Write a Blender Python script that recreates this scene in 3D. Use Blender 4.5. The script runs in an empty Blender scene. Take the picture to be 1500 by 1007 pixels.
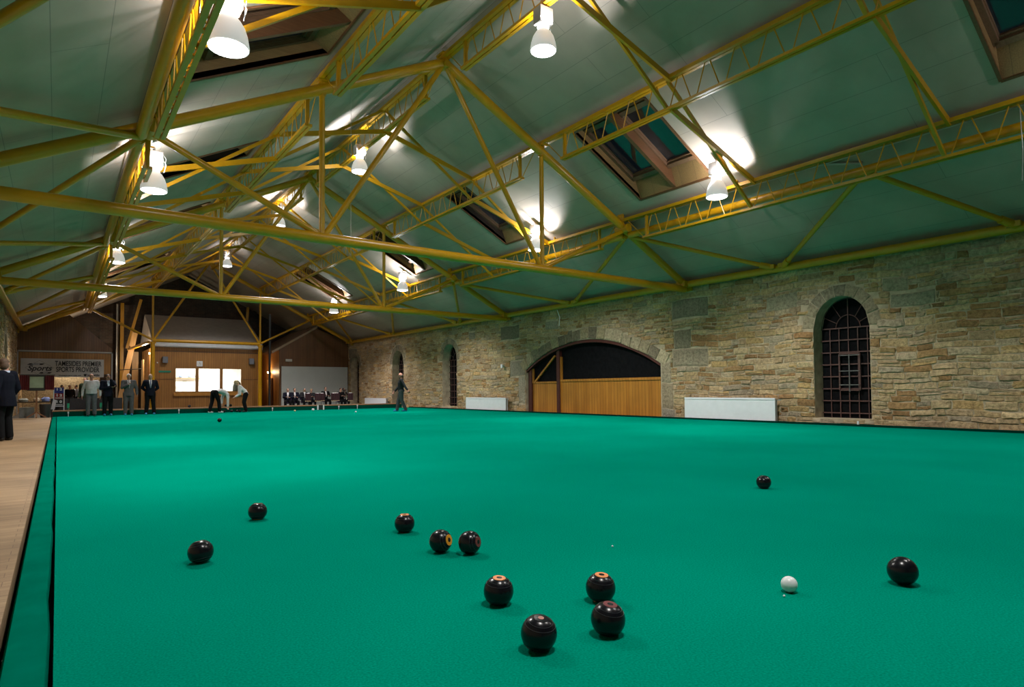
import bpy, math, random
from mathutils import Vector, Matrix
random.seed(7)
SC = bpy.context.scene
COL = SC.collection

# ------------------------------------------------------------------ camera, world, exposure
def cam_setup():
    f, yaw, pit, rol = 902.59, math.radians(36.42), math.radians(1.784), math.radians(-0.4425)
    F = Vector((math.sin(yaw)*math.cos(pit), math.cos(yaw)*math.cos(pit), math.sin(pit)))
    R = Vector((math.cos(yaw), -math.sin(yaw), 0)); U = R.cross(F)
    R2 = R*math.cos(rol)+U*math.sin(rol); U2 = U*math.cos(rol)-R*math.sin(rol)
    m = Matrix((R2, U2, -F)).transposed().to_4x4(); m.translation = Vector((0, 0, .86))
    cd = bpy.data.cameras.new('camera'); c = bpy.data.objects.new('camera', cd); COL.objects.link(c)
    c.matrix_world = m
    cd.sensor_width = 36; cd.lens = f/1500*36; cd.clip_start = .05; cd.clip_end = 200
    cd.shift_y = (542.3167-503.5)/1500; cd.shift_x = 0
    SC.camera = c
cam_setup()
w = bpy.data.worlds.new('night'); SC.world = w; w.use_nodes = True
w.node_tree.nodes['Background'].inputs[0].default_value = (.02, .03, .04, 1)
w.node_tree.nodes['Background'].inputs[1].default_value = .15
SC.view_settings.view_transform = 'Standard'; SC.view_settings.look = 'None'
SC.view_settings.gamma = 1; SC.view_settings.use_curve_mapping = False
SC.view_settings.exposure = 0.0
P_DOWN, P_UP, P_SIDE = 520.0, 42.0, 28.0       # lamp powers: reflector beam and upward spill at the neck

# ------------------------------------------------------------------ mesh helpers
class MB:
    def __init__(s): s.v = []; s.f = []; s.m = []; s.mi = 0; s.xf = None
    def add(s, vs, fs):
        o = len(s.v)
        for p in vs:
            p = Vector(p); s.v.append(s.xf @ p if s.xf else p)
        for f in fs: s.f.append([o+i for i in f]); s.m.append(s.mi)
    def box(s, c, d, rot=None):
        c = Vector(c); x, y, z = [a/2 for a in d]
        P = [Vector(p) for p in ((-x,-y,-z),(x,-y,-z),(x,y,-z),(-x,y,-z),(-x,-y,z),(x,-y,z),(x,y,z),(-x,y,z))]
        if rot is not None: P = [rot @ p for p in P]
        s.add([p+c for p in P], [(0,3,2,1),(4,5,6,7),(0,1,5,4),(1,2,6,5),(2,3,7,6),(3,0,4,7)])
    def b2(s, lo, hi): s.box([(a+b)/2 for a, b in zip(lo, hi)], [abs(b-a) for a, b in zip(lo, hi)])
    def frame(s, p, q, up=(0,0,1)):
        d = (Vector(q)-Vector(p)).normalized(); u = Vector(up)
        if abs(d.dot(u)) > .98: u = Vector((1,0,0))
        x = d.cross(u).normalized(); y = x.cross(d).normalized()
        return d, x, y
    def bar(s, p, q, w, h, up=(0,0,1)):
        p, q = Vector(p), Vector(q); d, x, y = s.frame(p, q, up)
        vs = []
        for a in (p, q):
            for i, j in ((-1,-1),(1,-1),(1,1),(-1,1)): vs.append(a+x*(i*w/2)+y*(j*h/2))
        s.add(vs, [(0,3,2,1),(4,5,6,7),(0,1,5,4),(1,2,6,5),(2,3,7,6),(3,0,4,7)])
    def tube(s, p, q, r, n=12, r2=None):
        p, q = Vector(p), Vector(q); d, x, y = s.frame(p, q); r2 = r if r2 is None else r2
        vs = []
        for a, rr in ((p, r), (q, r2)):
            for k in range(n):
                t = 2*math.pi*k/n; vs.append(a+x*(rr*math.cos(t))+y*(rr*math.sin(t)))
        fs = [(k, (k+1)%n, n+(k+1)%n, n+k) for k in range(n)]
        fs += [tuple(range(n))[::-1], tuple(range(n, 2*n))]
        s.add(vs, fs)
    def path(s, pts, r, n=8):
        for a, b in zip(pts, pts[1:]): s.tube(a, b, r, n)
    def ell(s, c, r, n=12, m=8, rot=None):
        c = Vector(c); vs = []; r = (r, r, r) if isinstance(r, (int, float)) else r
        for j in range(1, m):
            ph = math.pi*j/m
            for i in range(n):
                t = 2*math.pi*i/n
                vs.append(Vector((r[0]*math.sin(ph)*math.cos(t), r[1]*math.sin(ph)*math.sin(t), r[2]*math.cos(ph))))
        vs += [Vector((0,0,r[2])), Vector((0,0,-r[2]))]
        if rot is not None: vs = [rot @ p for p in vs]
        fs = [(j*n+i, (j+1)*n+i, (j+1)*n+(i+1)%n, j*n+(i+1)%n) for j in range(m-2) for i in range(n)]
        T = (m-1)*n
        fs += [(i, (i+1)%n, T) for i in range(n)] + [((m-2)*n+(i+1)%n, (m-2)*n+i, T+1) for i in range(n)]
        s.add([p+c for p in vs], fs)
    def cap(s, p, q, r1, r2, n=12):
        s.tube(p, q, r1, n, r2); s.ell(p, r1, n, 8); s.ell(q, r2, n, 8)
    def lathe(s, prof, n=24, c=(0,0,0), rot=None, close=True):
        c = Vector(c); vs = []
        for r, z in prof:
            for k in range(n):
                t = 2*math.pi*k/n; p = Vector((r*math.cos(t), r*math.sin(t), z))
                vs.append((rot @ p if rot is not None else p)+c)
        L = len(prof)
        fs = [(j*n+k, j*n+(k+1)%n, (j+1)*n+(k+1)%n, (j+1)*n+k) for j in range(L-1) for k in range(n)]
        if close: fs += [tuple(range(n))[::-1], tuple(range((L-1)*n, L*n))]
        s.add(vs, fs)
    def rings(s, R):                       # R: list of (centre, xvec, yvec) ellipse rings
        n = 16; vs = []
        for c, x, y in R:
            for k in range(n):
                t = 2*math.pi*k/n; vs.append(Vector(c)+Vector(x)*math.cos(t)+Vector(y)*math.sin(t))
        L = len(R)
        fs = [(j*n+k, j*n+(k+1)%n, (j+1)*n+(k+1)%n, (j+1)*n+k) for j in range(L-1) for k in range(n)]
        fs += [tuple(range(n))[::-1], tuple(range((L-1)*n, L*n))]
        s.add(vs, fs)
    def poly(s, pts, d):                   # planar outline extruded by vector d
        n = len(pts); d = Vector(d); P = [Vector(p) for p in pts]
        s.add(P+[p+d for p in P], [tuple(range(n))[::-1], tuple(range(n, 2*n))]+[(i, (i+1)%n, n+(i+1)%n, n+i) for i in range(n)])
    def mesh(s, name, mats, smooth=False, ang=None):
        me = bpy.data.meshes.new(name); me.from_pydata([tuple(p) for p in s.v], [], s.f)
        for m in (mats if isinstance(mats, (list, tuple)) else [mats]): me.materials.append(m)
        me.polygons.foreach_set('material_index', s.m)
        me.validate(); me.update()
        import bmesh
        bm = bmesh.new(); bm.from_mesh(me); bmesh.ops.recalc_face_normals(bm, faces=bm.faces); bm.to_mesh(me); bm.free()
        if smooth:
            me.polygons.foreach_set('use_smooth', [True]*len(me.polygons))
            me.set_sharp_from_angle(angle=math.radians(ang or 40))
        return me
    def build(s, name, mats, parent=None, smooth=False, ang=None, label=None):
        o = bpy.data.objects.new(name, s.mesh(name, mats, smooth, ang)); COL.objects.link(o)
        if parent: o.parent = parent
        if label: o['label'] = label
        return o
def tag(o, label=None, cat=None, group=None, kind=None):
    if label: o['label'] = label
    if cat: o['category'] = cat
    if group: o['group'] = group
    if kind: o['kind'] = kind
    return o
def thing(name, label, cat, loc=(0,0,0), rz=0, group=None):
    o = bpy.data.objects.new(name, None); COL.objects.link(o); o.empty_display_size = .1
    o.location = loc; o.rotation_euler = (0, 0, rz)
    return tag(o, label, cat, group)
def struct(name, loc=(0,0,0)):
    o = bpy.data.objects.new(name, None); COL.objects.link(o); o.location = loc; o['kind'] = 'structure'; return o
def copy_tree(o, parent=None):
    c = o.copy(); COL.objects.link(c); c.parent = parent
    for ch in [x for x in COL.objects if x.parent == o]: copy_tree(ch, c)
    return c

# ------------------------------------------------------------------ materials
def nt(name):
    m = bpy.data.materials.new(name); m.use_nodes = True
    t = m.node_tree; return m, t, t.nodes['Principled BSDF']
def mat(name, col, rough=.6, metal=0, noise=0, scale=20, bump=0, emit=None, spec=None, bscale=None, coat=0):
    m, t, b = nt(name); N = t.nodes; Lk = t.links
    b.inputs['Base Color'].default_value = (*col, 1); b.inputs['Roughness'].default_value = rough; b.inputs['Metallic'].default_value = metal
    if coat: b.inputs['Coat Weight'].default_value = coat
    if spec is not None: b.inputs['Specular IOR Level'].default_value = spec
    tc = N.new('ShaderNodeTexCoord')
    n = N.new('ShaderNodeTexNoise'); n.inputs['Scale'].default_value = scale; n.inputs['Detail'].default_value = 4
    Lk.new(tc.outputs['Object'], n.inputs['Vector'])
    if noise:
        r = N.new('ShaderNodeValToRGB'); r.color_ramp.elements[0].position = .3; r.color_ramp.elements[1].position = .7
        r.color_ramp.elements[0].color = (*[max(0, c*(1-noise)) for c in col], 1); r.color_ramp.elements[1].color = (*[min(1, c*(1+noise)) for c in col], 1)
        Lk.new(n.outputs['Fac'], r.inputs['Fac']); Lk.new(r.outputs[0], b.inputs['Base Color'])
    if bump:
        n2 = N.new('ShaderNodeTexNoise'); n2.inputs['Scale'].default_value = bscale or scale; n2.inputs['Detail'].default_value = 6
        Lk.new(tc.outputs['Object'], n2.inputs['Vector'])
        bp = N.new('ShaderNodeBump'); bp.inputs['Strength'].default_value = bump; bp.inputs['Distance'].default_value = .01
        Lk.new(n2.outputs['Fac'], bp.inputs['Height']); Lk.new(bp.outputs[0], b.inputs['Normal'])
    if emit:
        b.inputs['Emission Color'].default_value = (*emit[0], 1); b.inputs['Emission Strength'].default_value = emit[1]
    return m
M = {}
M['yellow'] = mat('yellow_paint', (.53,.265,.002), .32, noise=.06, scale=6, bump=.05, bscale=60)
M['stone_base'] = mat('mortar', (.44,.355,.245), .95, noise=.25, scale=5, bump=.6, bscale=40)
M['box'] = mat('grey_enamel', (.35,.33,.32), .5, noise=.05)
M['shade'] = mat('ribbed_reflector', (.8,.8,.81), .45, noise=.04, scale=30, emit=((1,.99,.97), .32))
M['lens'] = mat('lamp_lens', (.9,.9,.9), .3, emit=((1,.98,.96), 9))
M['neck'] = mat('lamp_neck', (.9,.9,.9), .3, emit=((1,.96,.92), 5))
M['white'] = mat('white_paint', (.76,.77,.82), .45, noise=.03, scale=8)
M['dark'] = mat('dark_metal', (.02,.018,.018), .5, noise=.1)
M['iron'] = mat('rusty_iron', (.10,.045,.038), .6, noise=.3, scale=30)
M['wire'] = mat('galvanised', (.45,.45,.43), .4, .6)
M['black'] = mat('black_void', (.007,.007,.008), .9, noise=.3, scale=9, spec=.05)
M['bolt'] = mat('grey_iron', (.13,.125,.12), .5, noise=.2)
M['redwood'] = mat('dark_red_timber', (.075,.016,.012), .5, noise=.15, scale=12)

def mat_green():
    m, t, b = nt('green_baize'); N = t.nodes; L = t.links
    tc = N.new('ShaderNodeTexCoord')
    n = N.new('ShaderNodeTexNoise'); n.inputs['Scale'].default_value = 130; n.inputs['Detail'].default_value = 3; L.new(tc.outputs['Object'], n.inputs['Vector'])
    n2 = N.new('ShaderNodeTexNoise'); n2.inputs['Scale'].default_value = .5; n2.inputs['Detail'].default_value = 4; L.new(tc.outputs['Object'], n2.inputs['Vector'])
    a = N.new('ShaderNodeMath'); a.operation = 'MULTIPLY_ADD'; a.inputs[1].default_value = .30; a.inputs[2].default_value = 0; L.new(n2.outputs['Fac'], a.inputs[0])
    ad = N.new('ShaderNodeMath'); ad.operation = 'MULTIPLY_ADD'; ad.inputs[1].default_value = .7; L.new(n.outputs['Fac'], ad.inputs[0]); L.new(a.outputs[0], ad.inputs[2])
    r = N.new('ShaderNodeValToRGB'); r.color_ramp.elements[0].position = .3; r.color_ramp.elements[1].position = .72
    r.color_ramp.elements[0].color = (0, .148, .093, 1); r.color_ramp.elements[1].color = (.0, .276, .188, 1)
    L.new(ad.outputs[0], r.inputs['Fac']); L.new(r.outputs[0], b.inputs['Base Color'])
    b.inputs['Roughness'].default_value = 1; b.inputs['Specular IOR Level'].default_value = .0
    b.inputs['Sheen Weight'].default_value = .0
    bp = N.new('ShaderNodeBump'); bp.inputs['Strength'].default_value = .35; bp.inputs['Distance'].default_value = .004
    L.new(n.outputs['Fac'], bp.inputs['Height']); L.new(bp.outputs[0], b.inputs['Normal'])
    return m
M['green'] = mat_green()
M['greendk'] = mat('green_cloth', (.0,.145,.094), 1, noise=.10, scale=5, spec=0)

def mat_ceiling():
    m, t, b = nt('ceiling_board'); N = t.nodes; L = t.links
    tc = N.new('ShaderNodeTexCoord'); sx = N.new('ShaderNodeSeparateXYZ'); L.new(tc.outputs['Object'], sx.inputs[0])
    mm = N.new('ShaderNodeMath'); mm.operation = 'SUBTRACT'; mm.inputs[1].default_value = 6.39; L.new(sx.outputs[0], mm.inputs[0])
    ab = N.new('ShaderNodeMath'); ab.operation = 'ABSOLUTE'; L.new(mm.outputs[0], ab.inputs[0])
    ml = N.new('ShaderNodeMath'); ml.operation = 'MULTIPLY'; ml.inputs[1].default_value = 1.127; L.new(ab.outputs[0], ml.inputs[0])
    cb = N.new('ShaderNodeCombineXYZ'); L.new(sx.outputs[1], cb.inputs[0]); L.new(ml.outputs[0], cb.inputs[1])
    br = N.new('ShaderNodeTexBrick'); L.new(cb.outputs[0], br.inputs['Vector'])
    br.inputs['Scale'].default_value = 1; br.inputs['Brick Width'].default_value = 4.2; br.inputs['Row Height'].default_value = .61
    br.inputs['Mortar Size'].default_value = .006; br.inputs['Mortar Smooth'].default_value = .6; br.offset = .37
    br.inputs['Color1'].default_value = (.42,.36,.305,1); br.inputs['Color2'].default_value = (.40,.345,.29,1); br.inputs['Mortar'].default_value = (.22,.205,.185,1)
    n = N.new('ShaderNodeTexNoise'); n.inputs['Scale'].default_value = 1.2; n.inputs['Detail'].default_value = 6; L.new(tc.outputs['Object'], n.inputs['Vector'])
    mx = N.new('ShaderNodeMix'); mx.data_type = 'RGBA'; mx.blend_type = 'MULTIPLY'; mx.inputs['Factor'].default_value = .55
    r = N.new('ShaderNodeValToRGB'); r.color_ramp.elements[0].position = .3; r.color_ramp.elements[0].color = (.72,.74,.72,1); r.color_ramp.elements[1].position = .65; r.color_ramp.elements[1].color = (1,1,1,1)
    L.new(n.outputs['Fac'], r.inputs['Fac']); L.new(br.outputs['Color'], mx.inputs['A']); L.new(r.outputs[0], mx.inputs['B'])
    L.new(mx.outputs['Result'], b.inputs['Base Color']); b.inputs['Roughness'].default_value = .7; b.inputs['Specular IOR Level'].default_value = .25
    n3 = N.new('ShaderNodeTexNoise'); n3.inputs['Scale'].default_value = 3; L.new(tc.outputs['Object'], n3.inputs['Vector'])
    bp = N.new('ShaderNodeBump'); bp.inputs['Strength'].default_value = .3; bp.inputs['Distance'].default_value = .02; L.new(n3.outputs['Fac'], bp.inputs['Height']); L.new(bp.outputs[0], b.inputs['Normal'])
    return m
M['ceil'] = mat_ceiling()

def mat_wood(name, c1, c2, board=.12, axis='X', grain='Z', gap=(.02,.01,.004), rough=.45, gapw=.004, joints=0, stain=.45):
    """boards side by side along axis, grain running along the other"""
    m, t, b = nt(name); N = t.nodes; L = t.links
    tc = N.new('ShaderNodeTexCoord'); sx = N.new('ShaderNodeSeparateXYZ'); L.new(tc.outputs['Object'], sx.inputs[0])
    cb = N.new('ShaderNodeCombineXYZ'); L.new(sx.outputs['XYZ'.index(grain)], cb.inputs[0]); L.new(sx.outputs['XYZ'.index(axis)], cb.inputs[1])
    br = N.new('ShaderNodeTexBrick'); L.new(cb.outputs[0], br.inputs['Vector']); br.inputs['Scale'].default_value = 1
    br.inputs['Brick Width'].default_value = joints or 30; br.inputs['Row Height'].default_value = board; br.inputs['Mortar Size'].default_value = gapw
    br.inputs['Mortar Smooth'].default_value = .3; br.offset = .41
    br.inputs['Color1'].default_value = (*c1, 1); br.inputs['Color2'].default_value = (*c2, 1); br.inputs['Mortar'].default_value = (*gap, 1)
    mp = N.new('ShaderNodeMapping'); L.new(tc.outputs['Object'], mp.inputs['Vector'])
    s = [1.5, 1.5, 1.5]; s['XYZ'.index(axis)] = 60
    if 'XYZ'.index(axis) != 2 and grain != 'Z': s[2] = 60
    mp.inputs['Scale'].default_value = s
    n = N.new('ShaderNodeTexNoise'); n.inputs['Scale'].default_value = 1; n.inputs['Detail'].default_value = 5; L.new(mp.outputs[0], n.inputs['Vector'])
    r = N.new('ShaderNodeValToRGB'); r.color_ramp.elements[0].position = .3; r.color_ramp.elements[0].color = (.62,.58,.52,1); r.color_ramp.elements[1].position = .65; r.color_ramp.elements[1].color = (1,1,1,1)
    L.new(n.outputs['Fac'], r.inputs['Fac'])
    mx = N.new('ShaderNodeMix'); mx.data_type = 'RGBA'; mx.blend_type = 'MULTIPLY'; mx.inputs['Factor'].default_value = .8
    L.new(br.outputs['Color'], mx.inputs['A']); L.new(r.outputs[0], mx.inputs['B'])
    ns = N.new('ShaderNodeTexNoise'); ns.inputs['Scale'].default_value = 1.1; ns.inputs['Detail'].default_value = 5; L.new(tc.outputs['Object'], ns.inputs['Vector'])
    rs = N.new('ShaderNodeValToRGB'); rs.color_ramp.elements[0].position = .35; rs.color_ramp.elements[0].color = (.68,.66,.64,1); rs.color_ramp.elements[1].position = .62; rs.color_ramp.elements[1].color = (1,1,1,1); L.new(ns.outputs['Fac'], rs.inputs['Fac'])
    ms = N.new('ShaderNodeMix'); ms.data_type = 'RGBA'; ms.blend_type = 'MULTIPLY'; ms.inputs['Factor'].default_value = stain
    L.new(mx.outputs['Result'], ms.inputs['A']); L.new(rs.outputs[0], ms.inputs['B']); L.new(ms.outputs['Result'], b.inputs['Base Color'])
    b.inputs['Roughness'].default_value = rough
    return m
M['pine'] = mat_wood('pine_boards', (.44,.20,.045), (.36,.155,.032), .11, 'X', 'Z')
M['pineY'] = mat_wood('pine_boards_side', (.52,.26,.07), (.44,.20,.05), .11, 'Y', 'Z')
M['gate'] = mat_wood('gate_boards', (.56,.235,.030), (.46,.175,.018), .13, 'Y', 'Z', rough=.5)
M['clad'] = mat_wood('brown_cladding', (.20,.085,.03), (.155,.066,.024), .10, 'X', 'Z')
M['rawpine'] = mat_wood('raw_pine', (.62,.40,.17), (.56,.34,.14), .5, 'X', 'Z', gapw=.001)
M['reveal'] = mat_wood('skylight_reveal', (.30,.185,.075), (.27,.165,.065), .4, 'Y', 'X', gapw=.002)
M['sashwood'] = mat_wood('sash_wood', (.19,.10,.055), (.16,.085,.045), .4, 'Y', 'X', gapw=.001)
M['trimwood'] = mat_wood('varnished_trim', (.16,.07,.028), (.13,.055,.02), .4, 'Y', 'X', gapw=.001)
M['floorwood'] = mat_wood('walkway_boards', (.44,.295,.165), (.35,.225,.125), .085, 'Y', 'X', gap=(.22,.13,.07), gapw=.0022, rough=.55, joints=1.1, stain=1)
M['bankwood'] = mat('bank_timber', (.42,.22,.115), .5, noise=.1)

def mat_stone():
    m, t, b = nt('sandstone_rubble'); N = t.nodes; L = t.links
    at = N.new('ShaderNodeAttribute'); at.attribute_name = 'tint'
    tc = N.new('ShaderNodeTexCoord')
    n = N.new('ShaderNodeTexNoise'); n.inputs['Scale'].default_value = 14; n.inputs['Detail'].default_value = 8; n.inputs['Roughness'].default_value = .7; L.new(tc.outputs['Object'], n.inputs['Vector'])
    r = N.new('ShaderNodeValToRGB'); r.color_ramp.elements[0].position = .32; r.color_ramp.elements[0].color = (.30,.28,.26,1); r.color_ramp.elements[1].position = .60; r.color_ramp.elements[1].color = (1.0,.99,.97,1)
    L.new(n.outputs['Fac'], r.inputs['Fac'])
    mx = N.new('ShaderNodeMix'); mx.data_type = 'RGBA'; mx.blend_type = 'MULTIPLY'; mx.inputs['Factor'].default_value = .8
    L.new(at.outputs['Color'], mx.inputs['A']); L.new(r.outputs[0], mx.inputs['B'])
    n2 = N.new('ShaderNodeTexNoise'); n2.inputs['Scale'].default_value = 1.1; n2.inputs['Detail'].default_value = 5; L.new(tc.outputs['Object'], n2.inputs['Vector'])
    r2 = N.new('ShaderNodeValToRGB'); r2.color_ramp.elements[0].position = .35; r2.color_ramp.elements[0].color = (.62,.62,.62,1); r2.color_ramp.elements[1].position = .7; r2.color_ramp.elements[1].color = (1,1,1,1)
    L.new(n2.outputs['Fac'], r2.inputs['Fac'])
    m2 = N.new('ShaderNodeMix'); m2.data_type = 'RGBA'; m2.blend_type = 'MULTIPLY'; m2.inputs['Factor'].default_value = .7
    L.new(mx.outputs['Result'], m2.inputs['A']); L.new(r2.outputs[0], m2.inputs['B'])
    L.new(m2.outputs['Result'], b.inputs['Base Color']); b.inputs['Roughness'].default_value = .92; b.inputs['Specular IOR Level'].default_value = .2
    bp = N.new('ShaderNodeBump'); bp.inputs['Strength'].default_value = 1.0; bp.inputs['Distance'].default_value = .035
    L.new(n.outputs['Fac'], bp.inputs['Height']); L.new(bp.outputs[0], b.inputs['Normal'])
    return m
M['stone'] = mat_stone()
def mat_brick():
    m, t, b = nt('old_brick'); N = t.nodes; L = t.links
    tc = N.new('ShaderNodeTexCoord'); sx = N.new('ShaderNodeSeparateXYZ'); L.new(tc.outputs['Object'], sx.inputs[0])
    cb = N.new('ShaderNodeCombineXYZ'); L.new(sx.outputs[0], cb.inputs[0]); L.new(sx.outputs[2], cb.inputs[1])
    br = N.new('ShaderNodeTexBrick'); L.new(cb.outputs[0], br.inputs['Vector']); br.inputs['Scale'].default_value = 1
    br.inputs['Brick Width'].default_value = .26; br.inputs['Row Height'].default_value = .09; br.inputs['Mortar Size'].default_value = .012
    br.inputs['Color1'].default_value = (.11,.065,.045,1); br.inputs['Color2'].default_value = (.06,.042,.032,1); br.inputs['Mortar'].default_value = (.10,.09,.075,1)
    n = N.new('ShaderNodeTexNoise'); n.inputs['Scale'].default_value = 2.5; n.inputs['Detail'].default_value = 6; L.new(tc.outputs['Object'], n.inputs['Vector'])
    mx = N.new('ShaderNodeMix'); mx.data_type = 'RGBA'; mx.blend_type = 'MULTIPLY'; mx.inputs['Factor'].default_value = .8
    L.new(br.outputs['Color'], mx.inputs['A']); L.new(n.outputs['Fac'], mx.inputs['B']); L.new(mx.outputs['Result'], b.inputs['Base Color'])
    b.inputs['Roughness'].default_value = .9
    return m
M['brick'] = mat_brick()
def mat_glass():
    m, t, b = nt('pane_glass'); b.inputs['Base Color'].default_value = (.85,.9,.9,1); b.inputs['Transmission Weight'].default_value = 1
    b.inputs['Roughness'].default_value = .02; b.inputs['IOR'].default_value = 1.45; return m
M['glass'] = mat_glass()

# ------------------------------------------------------------------ building frame
XC, ZA = 6.39, 7.65            # ridge line of the trusses
XE, ZE = 7.72, 3.73            # half span, eaves height of the tubes
XL_, XR_ = XC-XE, XC+XE
DZ, DS = 8.0, .52              # roof lining: height at ridge and slope
WR, WLF = 14.3, -1.52          # faces of the side walls
def deck(x): return DZ-DS*abs(x-XC)
def raf(side, t): return (XC+side*XE*t, ZA+(ZE-ZA)*t)
T1, T2, T3, T0 = 10.94, 19.5, 35.5, 0.1
TP2, TP1 = .3332, .684
ZV = 3.62

# lights: (x, y, z of the lens)
LAMPS = [(6.39,7.72,6.42),(6.39,15.4,6.64),(6.39,22.8,6.82),(6.39,31.3,6.76),
         (10.9,7.61,4.77),(10.9,13.6,4.79),(10.9,22.0,4.77),(10.9,29.5,4.68),
         (1.46,7.17,4.60),(1.35,12.62,4.45),(1.32,20.9,4.57),(1.32,28.9,4.60),
         (6.39,.4,6.55),(10.9,1.0,4.78),(1.75,1.0,4.95)]
LN = ['nearest on the ridge, in front of the second cross brace','second along the ridge','third along the ridge','farthest on the ridge, above the pine office',
      'beside the double skylight, nearest on the right','above the barred skylight line, second on the right','third along the right purlin','farthest on the right, above the seated band',
      'large one at top left beside the skylight','second along the left purlin','third along the left purlin','farthest on the left, above the banner',
      'over the near end of the ridge','over the near end on the right','over the near end on the left']
# ------------------------------------------------------------------ openings of the right wall: (y0, y1, z0, spring, top)
OPEN_R = [(6.18,7.43,.13,2.20,2.92),(23.50,24.79,.10,2.20,2.95),(28.76,30.10,.10,2.20,2.93),(34.55,35.80,.10,2.20,3.0)]
GATE = (12.0,18.5,-.12,1.59,2.52)
def arch_z(o, y):
    y0, y1, z0, zs, zt = o; c, a = (y0+y1)/2, (y1-y0)/2
    h = zt-zs
    if abs(y-c) >= a: return zs
    if h < a*.6:
        R = (a*a+h*h)/(2*h); return zt-R+math.sqrt(R*R-(y-c)**2)
    return zs+h*math.sqrt(max(0, 1-((y-c)/a)**2))
def stone_wall(name, X, side, openings, y0, y1, ztop, depth=.45, slabs=()):
    """side=+1: the face looks towards -X.  Backing with real holes, then every stone of the face in one mesh"""
    root = struct(name)
    mb = MB(); zb = -.15
    cuts = sorted(openings)
    segs = []; y = y0
    for o in cuts:
        segs.append((y, o[0], None)); 
        n = 16
        for k in range(n): segs.append((o[0]+(o[1]-o[0])*k/n, o[0]+(o[1]-o[0])*(k+1)/n, o))
        y = o[1]
    segs.append((y, y1, None))
    xb = X+side*depth
    for a, b, o in segs:
        if o is None: mb.b2((min(X, xb), a, zb), (max(X, xb), b, ztop))
        else:
            za, zb2 = arch_z(o, a+1e-5), arch_z(o, b-1e-5)
            for P in ([(X,a,za),(X,b,zb2),(X,b,ztop),(X,a,ztop)], ):
                mb.poly(P, (side*depth, 0, 0))
            if o[2] > zb+.01: mb.b2((min(X, xb), a, zb), (max(X, xb), b, o[2]))
    mb.build('masonry_core', M['stone_base'], root)
    rnd = random.Random(hash_name(name))
    pal = [(.54,.39,.22),(.48,.345,.195),(.58,.44,.27),(.44,.325,.20),(.40,.235,.105),(.50,.41,.30),(.40,.34,.27),(.33,.175,.075),(.62,.48,.30),(.52,.39,.25),(.55,.37,.17),(.47,.35,.24)]
    mean = (.50,.375,.225); pal = [tuple(m_*.22+c_*.78 for c_, m_ in zip(p_, mean)) for p_ in pal]
    pal = [tuple(k_*q_ for k_, q_ in zip(p_, (1.26,1.22,1.14))) for p_ in pal]
    V = []; Fc = []; Cc = []
    def stone(ya, yb, za, zb_, dep, col, jit=.015, pts=None):
        c = ((ya+yb)/2, (za+zb_)/2)
        if pts is None:
            pts = []
            w, h = yb-ya, zb_-za
            for u, v in ((0,0),(.3,-.02),(.7,.02),(1,0),(1.01,.5),(1,1),(.65,1.02),(.3,.98),(0,1),(-.01,.5)):
                pts.append((ya+u*w+rnd.uniform(-jit, jit), za+v*h+rnd.uniform(-jit, jit)))
        c = (sum(p[0] for p in pts)/len(pts), sum(p[1] for p in pts)/len(pts))
        n = len(pts); o = len(V)
        tl = rnd.uniform(-.3, .3)*dep; tv = rnd.uniform(-.3,.3)*dep
        for k, (s, d) in enumerate(((1, -.005), (.97, dep*.55), (.80, dep))):
            for (py, pz) in pts:
                yy, zz = c[0]+(py-c[0])*s, c[1]+(pz-c[1])*s
                if k == 2: d2 = d+tl*(py-c[0])/max(.05, (yb-ya)/2)+tv*(1 if pz > c[1] else -1)+rnd.uniform(-.12,.12)*dep
                else: d2 = d
                warp = .022*math.sin(yy*1.7+zz*.6)+.014*math.sin(yy*4.1+1.3)
                V.append((X-side*max(-.005, d2), yy, zz+warp*min(1, max(0, zz)/.3)))
        V.append((X-side*dep*1.05, c[0], c[1]+.022*math.sin(c[0]*1.7+c[1]*.6)+.014*math.sin(c[0]*4.1+1.3)))
        F = []
        for k in range(2):
            for i in range(n): F.append((o+k*n+i, o+k*n+(i+1)%n, o+(k+1)*n+(i+1)%n, o+(k+1)*n+i))
        for i in range(n): F.append((o+2*n+i, o+2*n+(i+1)%n, o+3*n))
        for f in F: Fc.append(f if side < 0 else f[::-1])
        g = rnd.uniform(.82, 1.12); Cc.extend([(col[0]*g, col[1]*g, col[2]*g, 1)]*len(F))
    # keep-clear zones: slabs and arch rings
    def blocked(ya, yb, za, zb_):
        ym, zm = (ya+yb)/2, (za+zb_)/2
        for o in openings:
            ring = .34 if o[1]-o[0] > 3 else .26
            e = (o[0]-ring*.0, o[1]+ring*.0)
            if zm > o[3]-.02:
                c, a = (o[0]+o[1])/2, (o[1]-o[0])/2
                if o[1]-o[0] > 3:
                    h = o[4]-o[3]; R = (a*a+h*h)/(2*h); zc = o[4]-R
                    if math.hypot(ym-c, zm-zc) < R+ring+.03 and abs(ym-c) < a+.22: return True
                else:
                    if math.hypot((ym-c)/(a+ring+.03), (zm-o[3])/(o[4]-o[3]+ring+.03)) < 1: return True
            elif o[0]-.01 < ym < o[1]+.01 and zm > o[2]-.02: return True
        for s in slabs:
            if s[0] < ym < s[1] and s[2] < zm < s[3]: return True
        return False
    z = zb+.02
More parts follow.
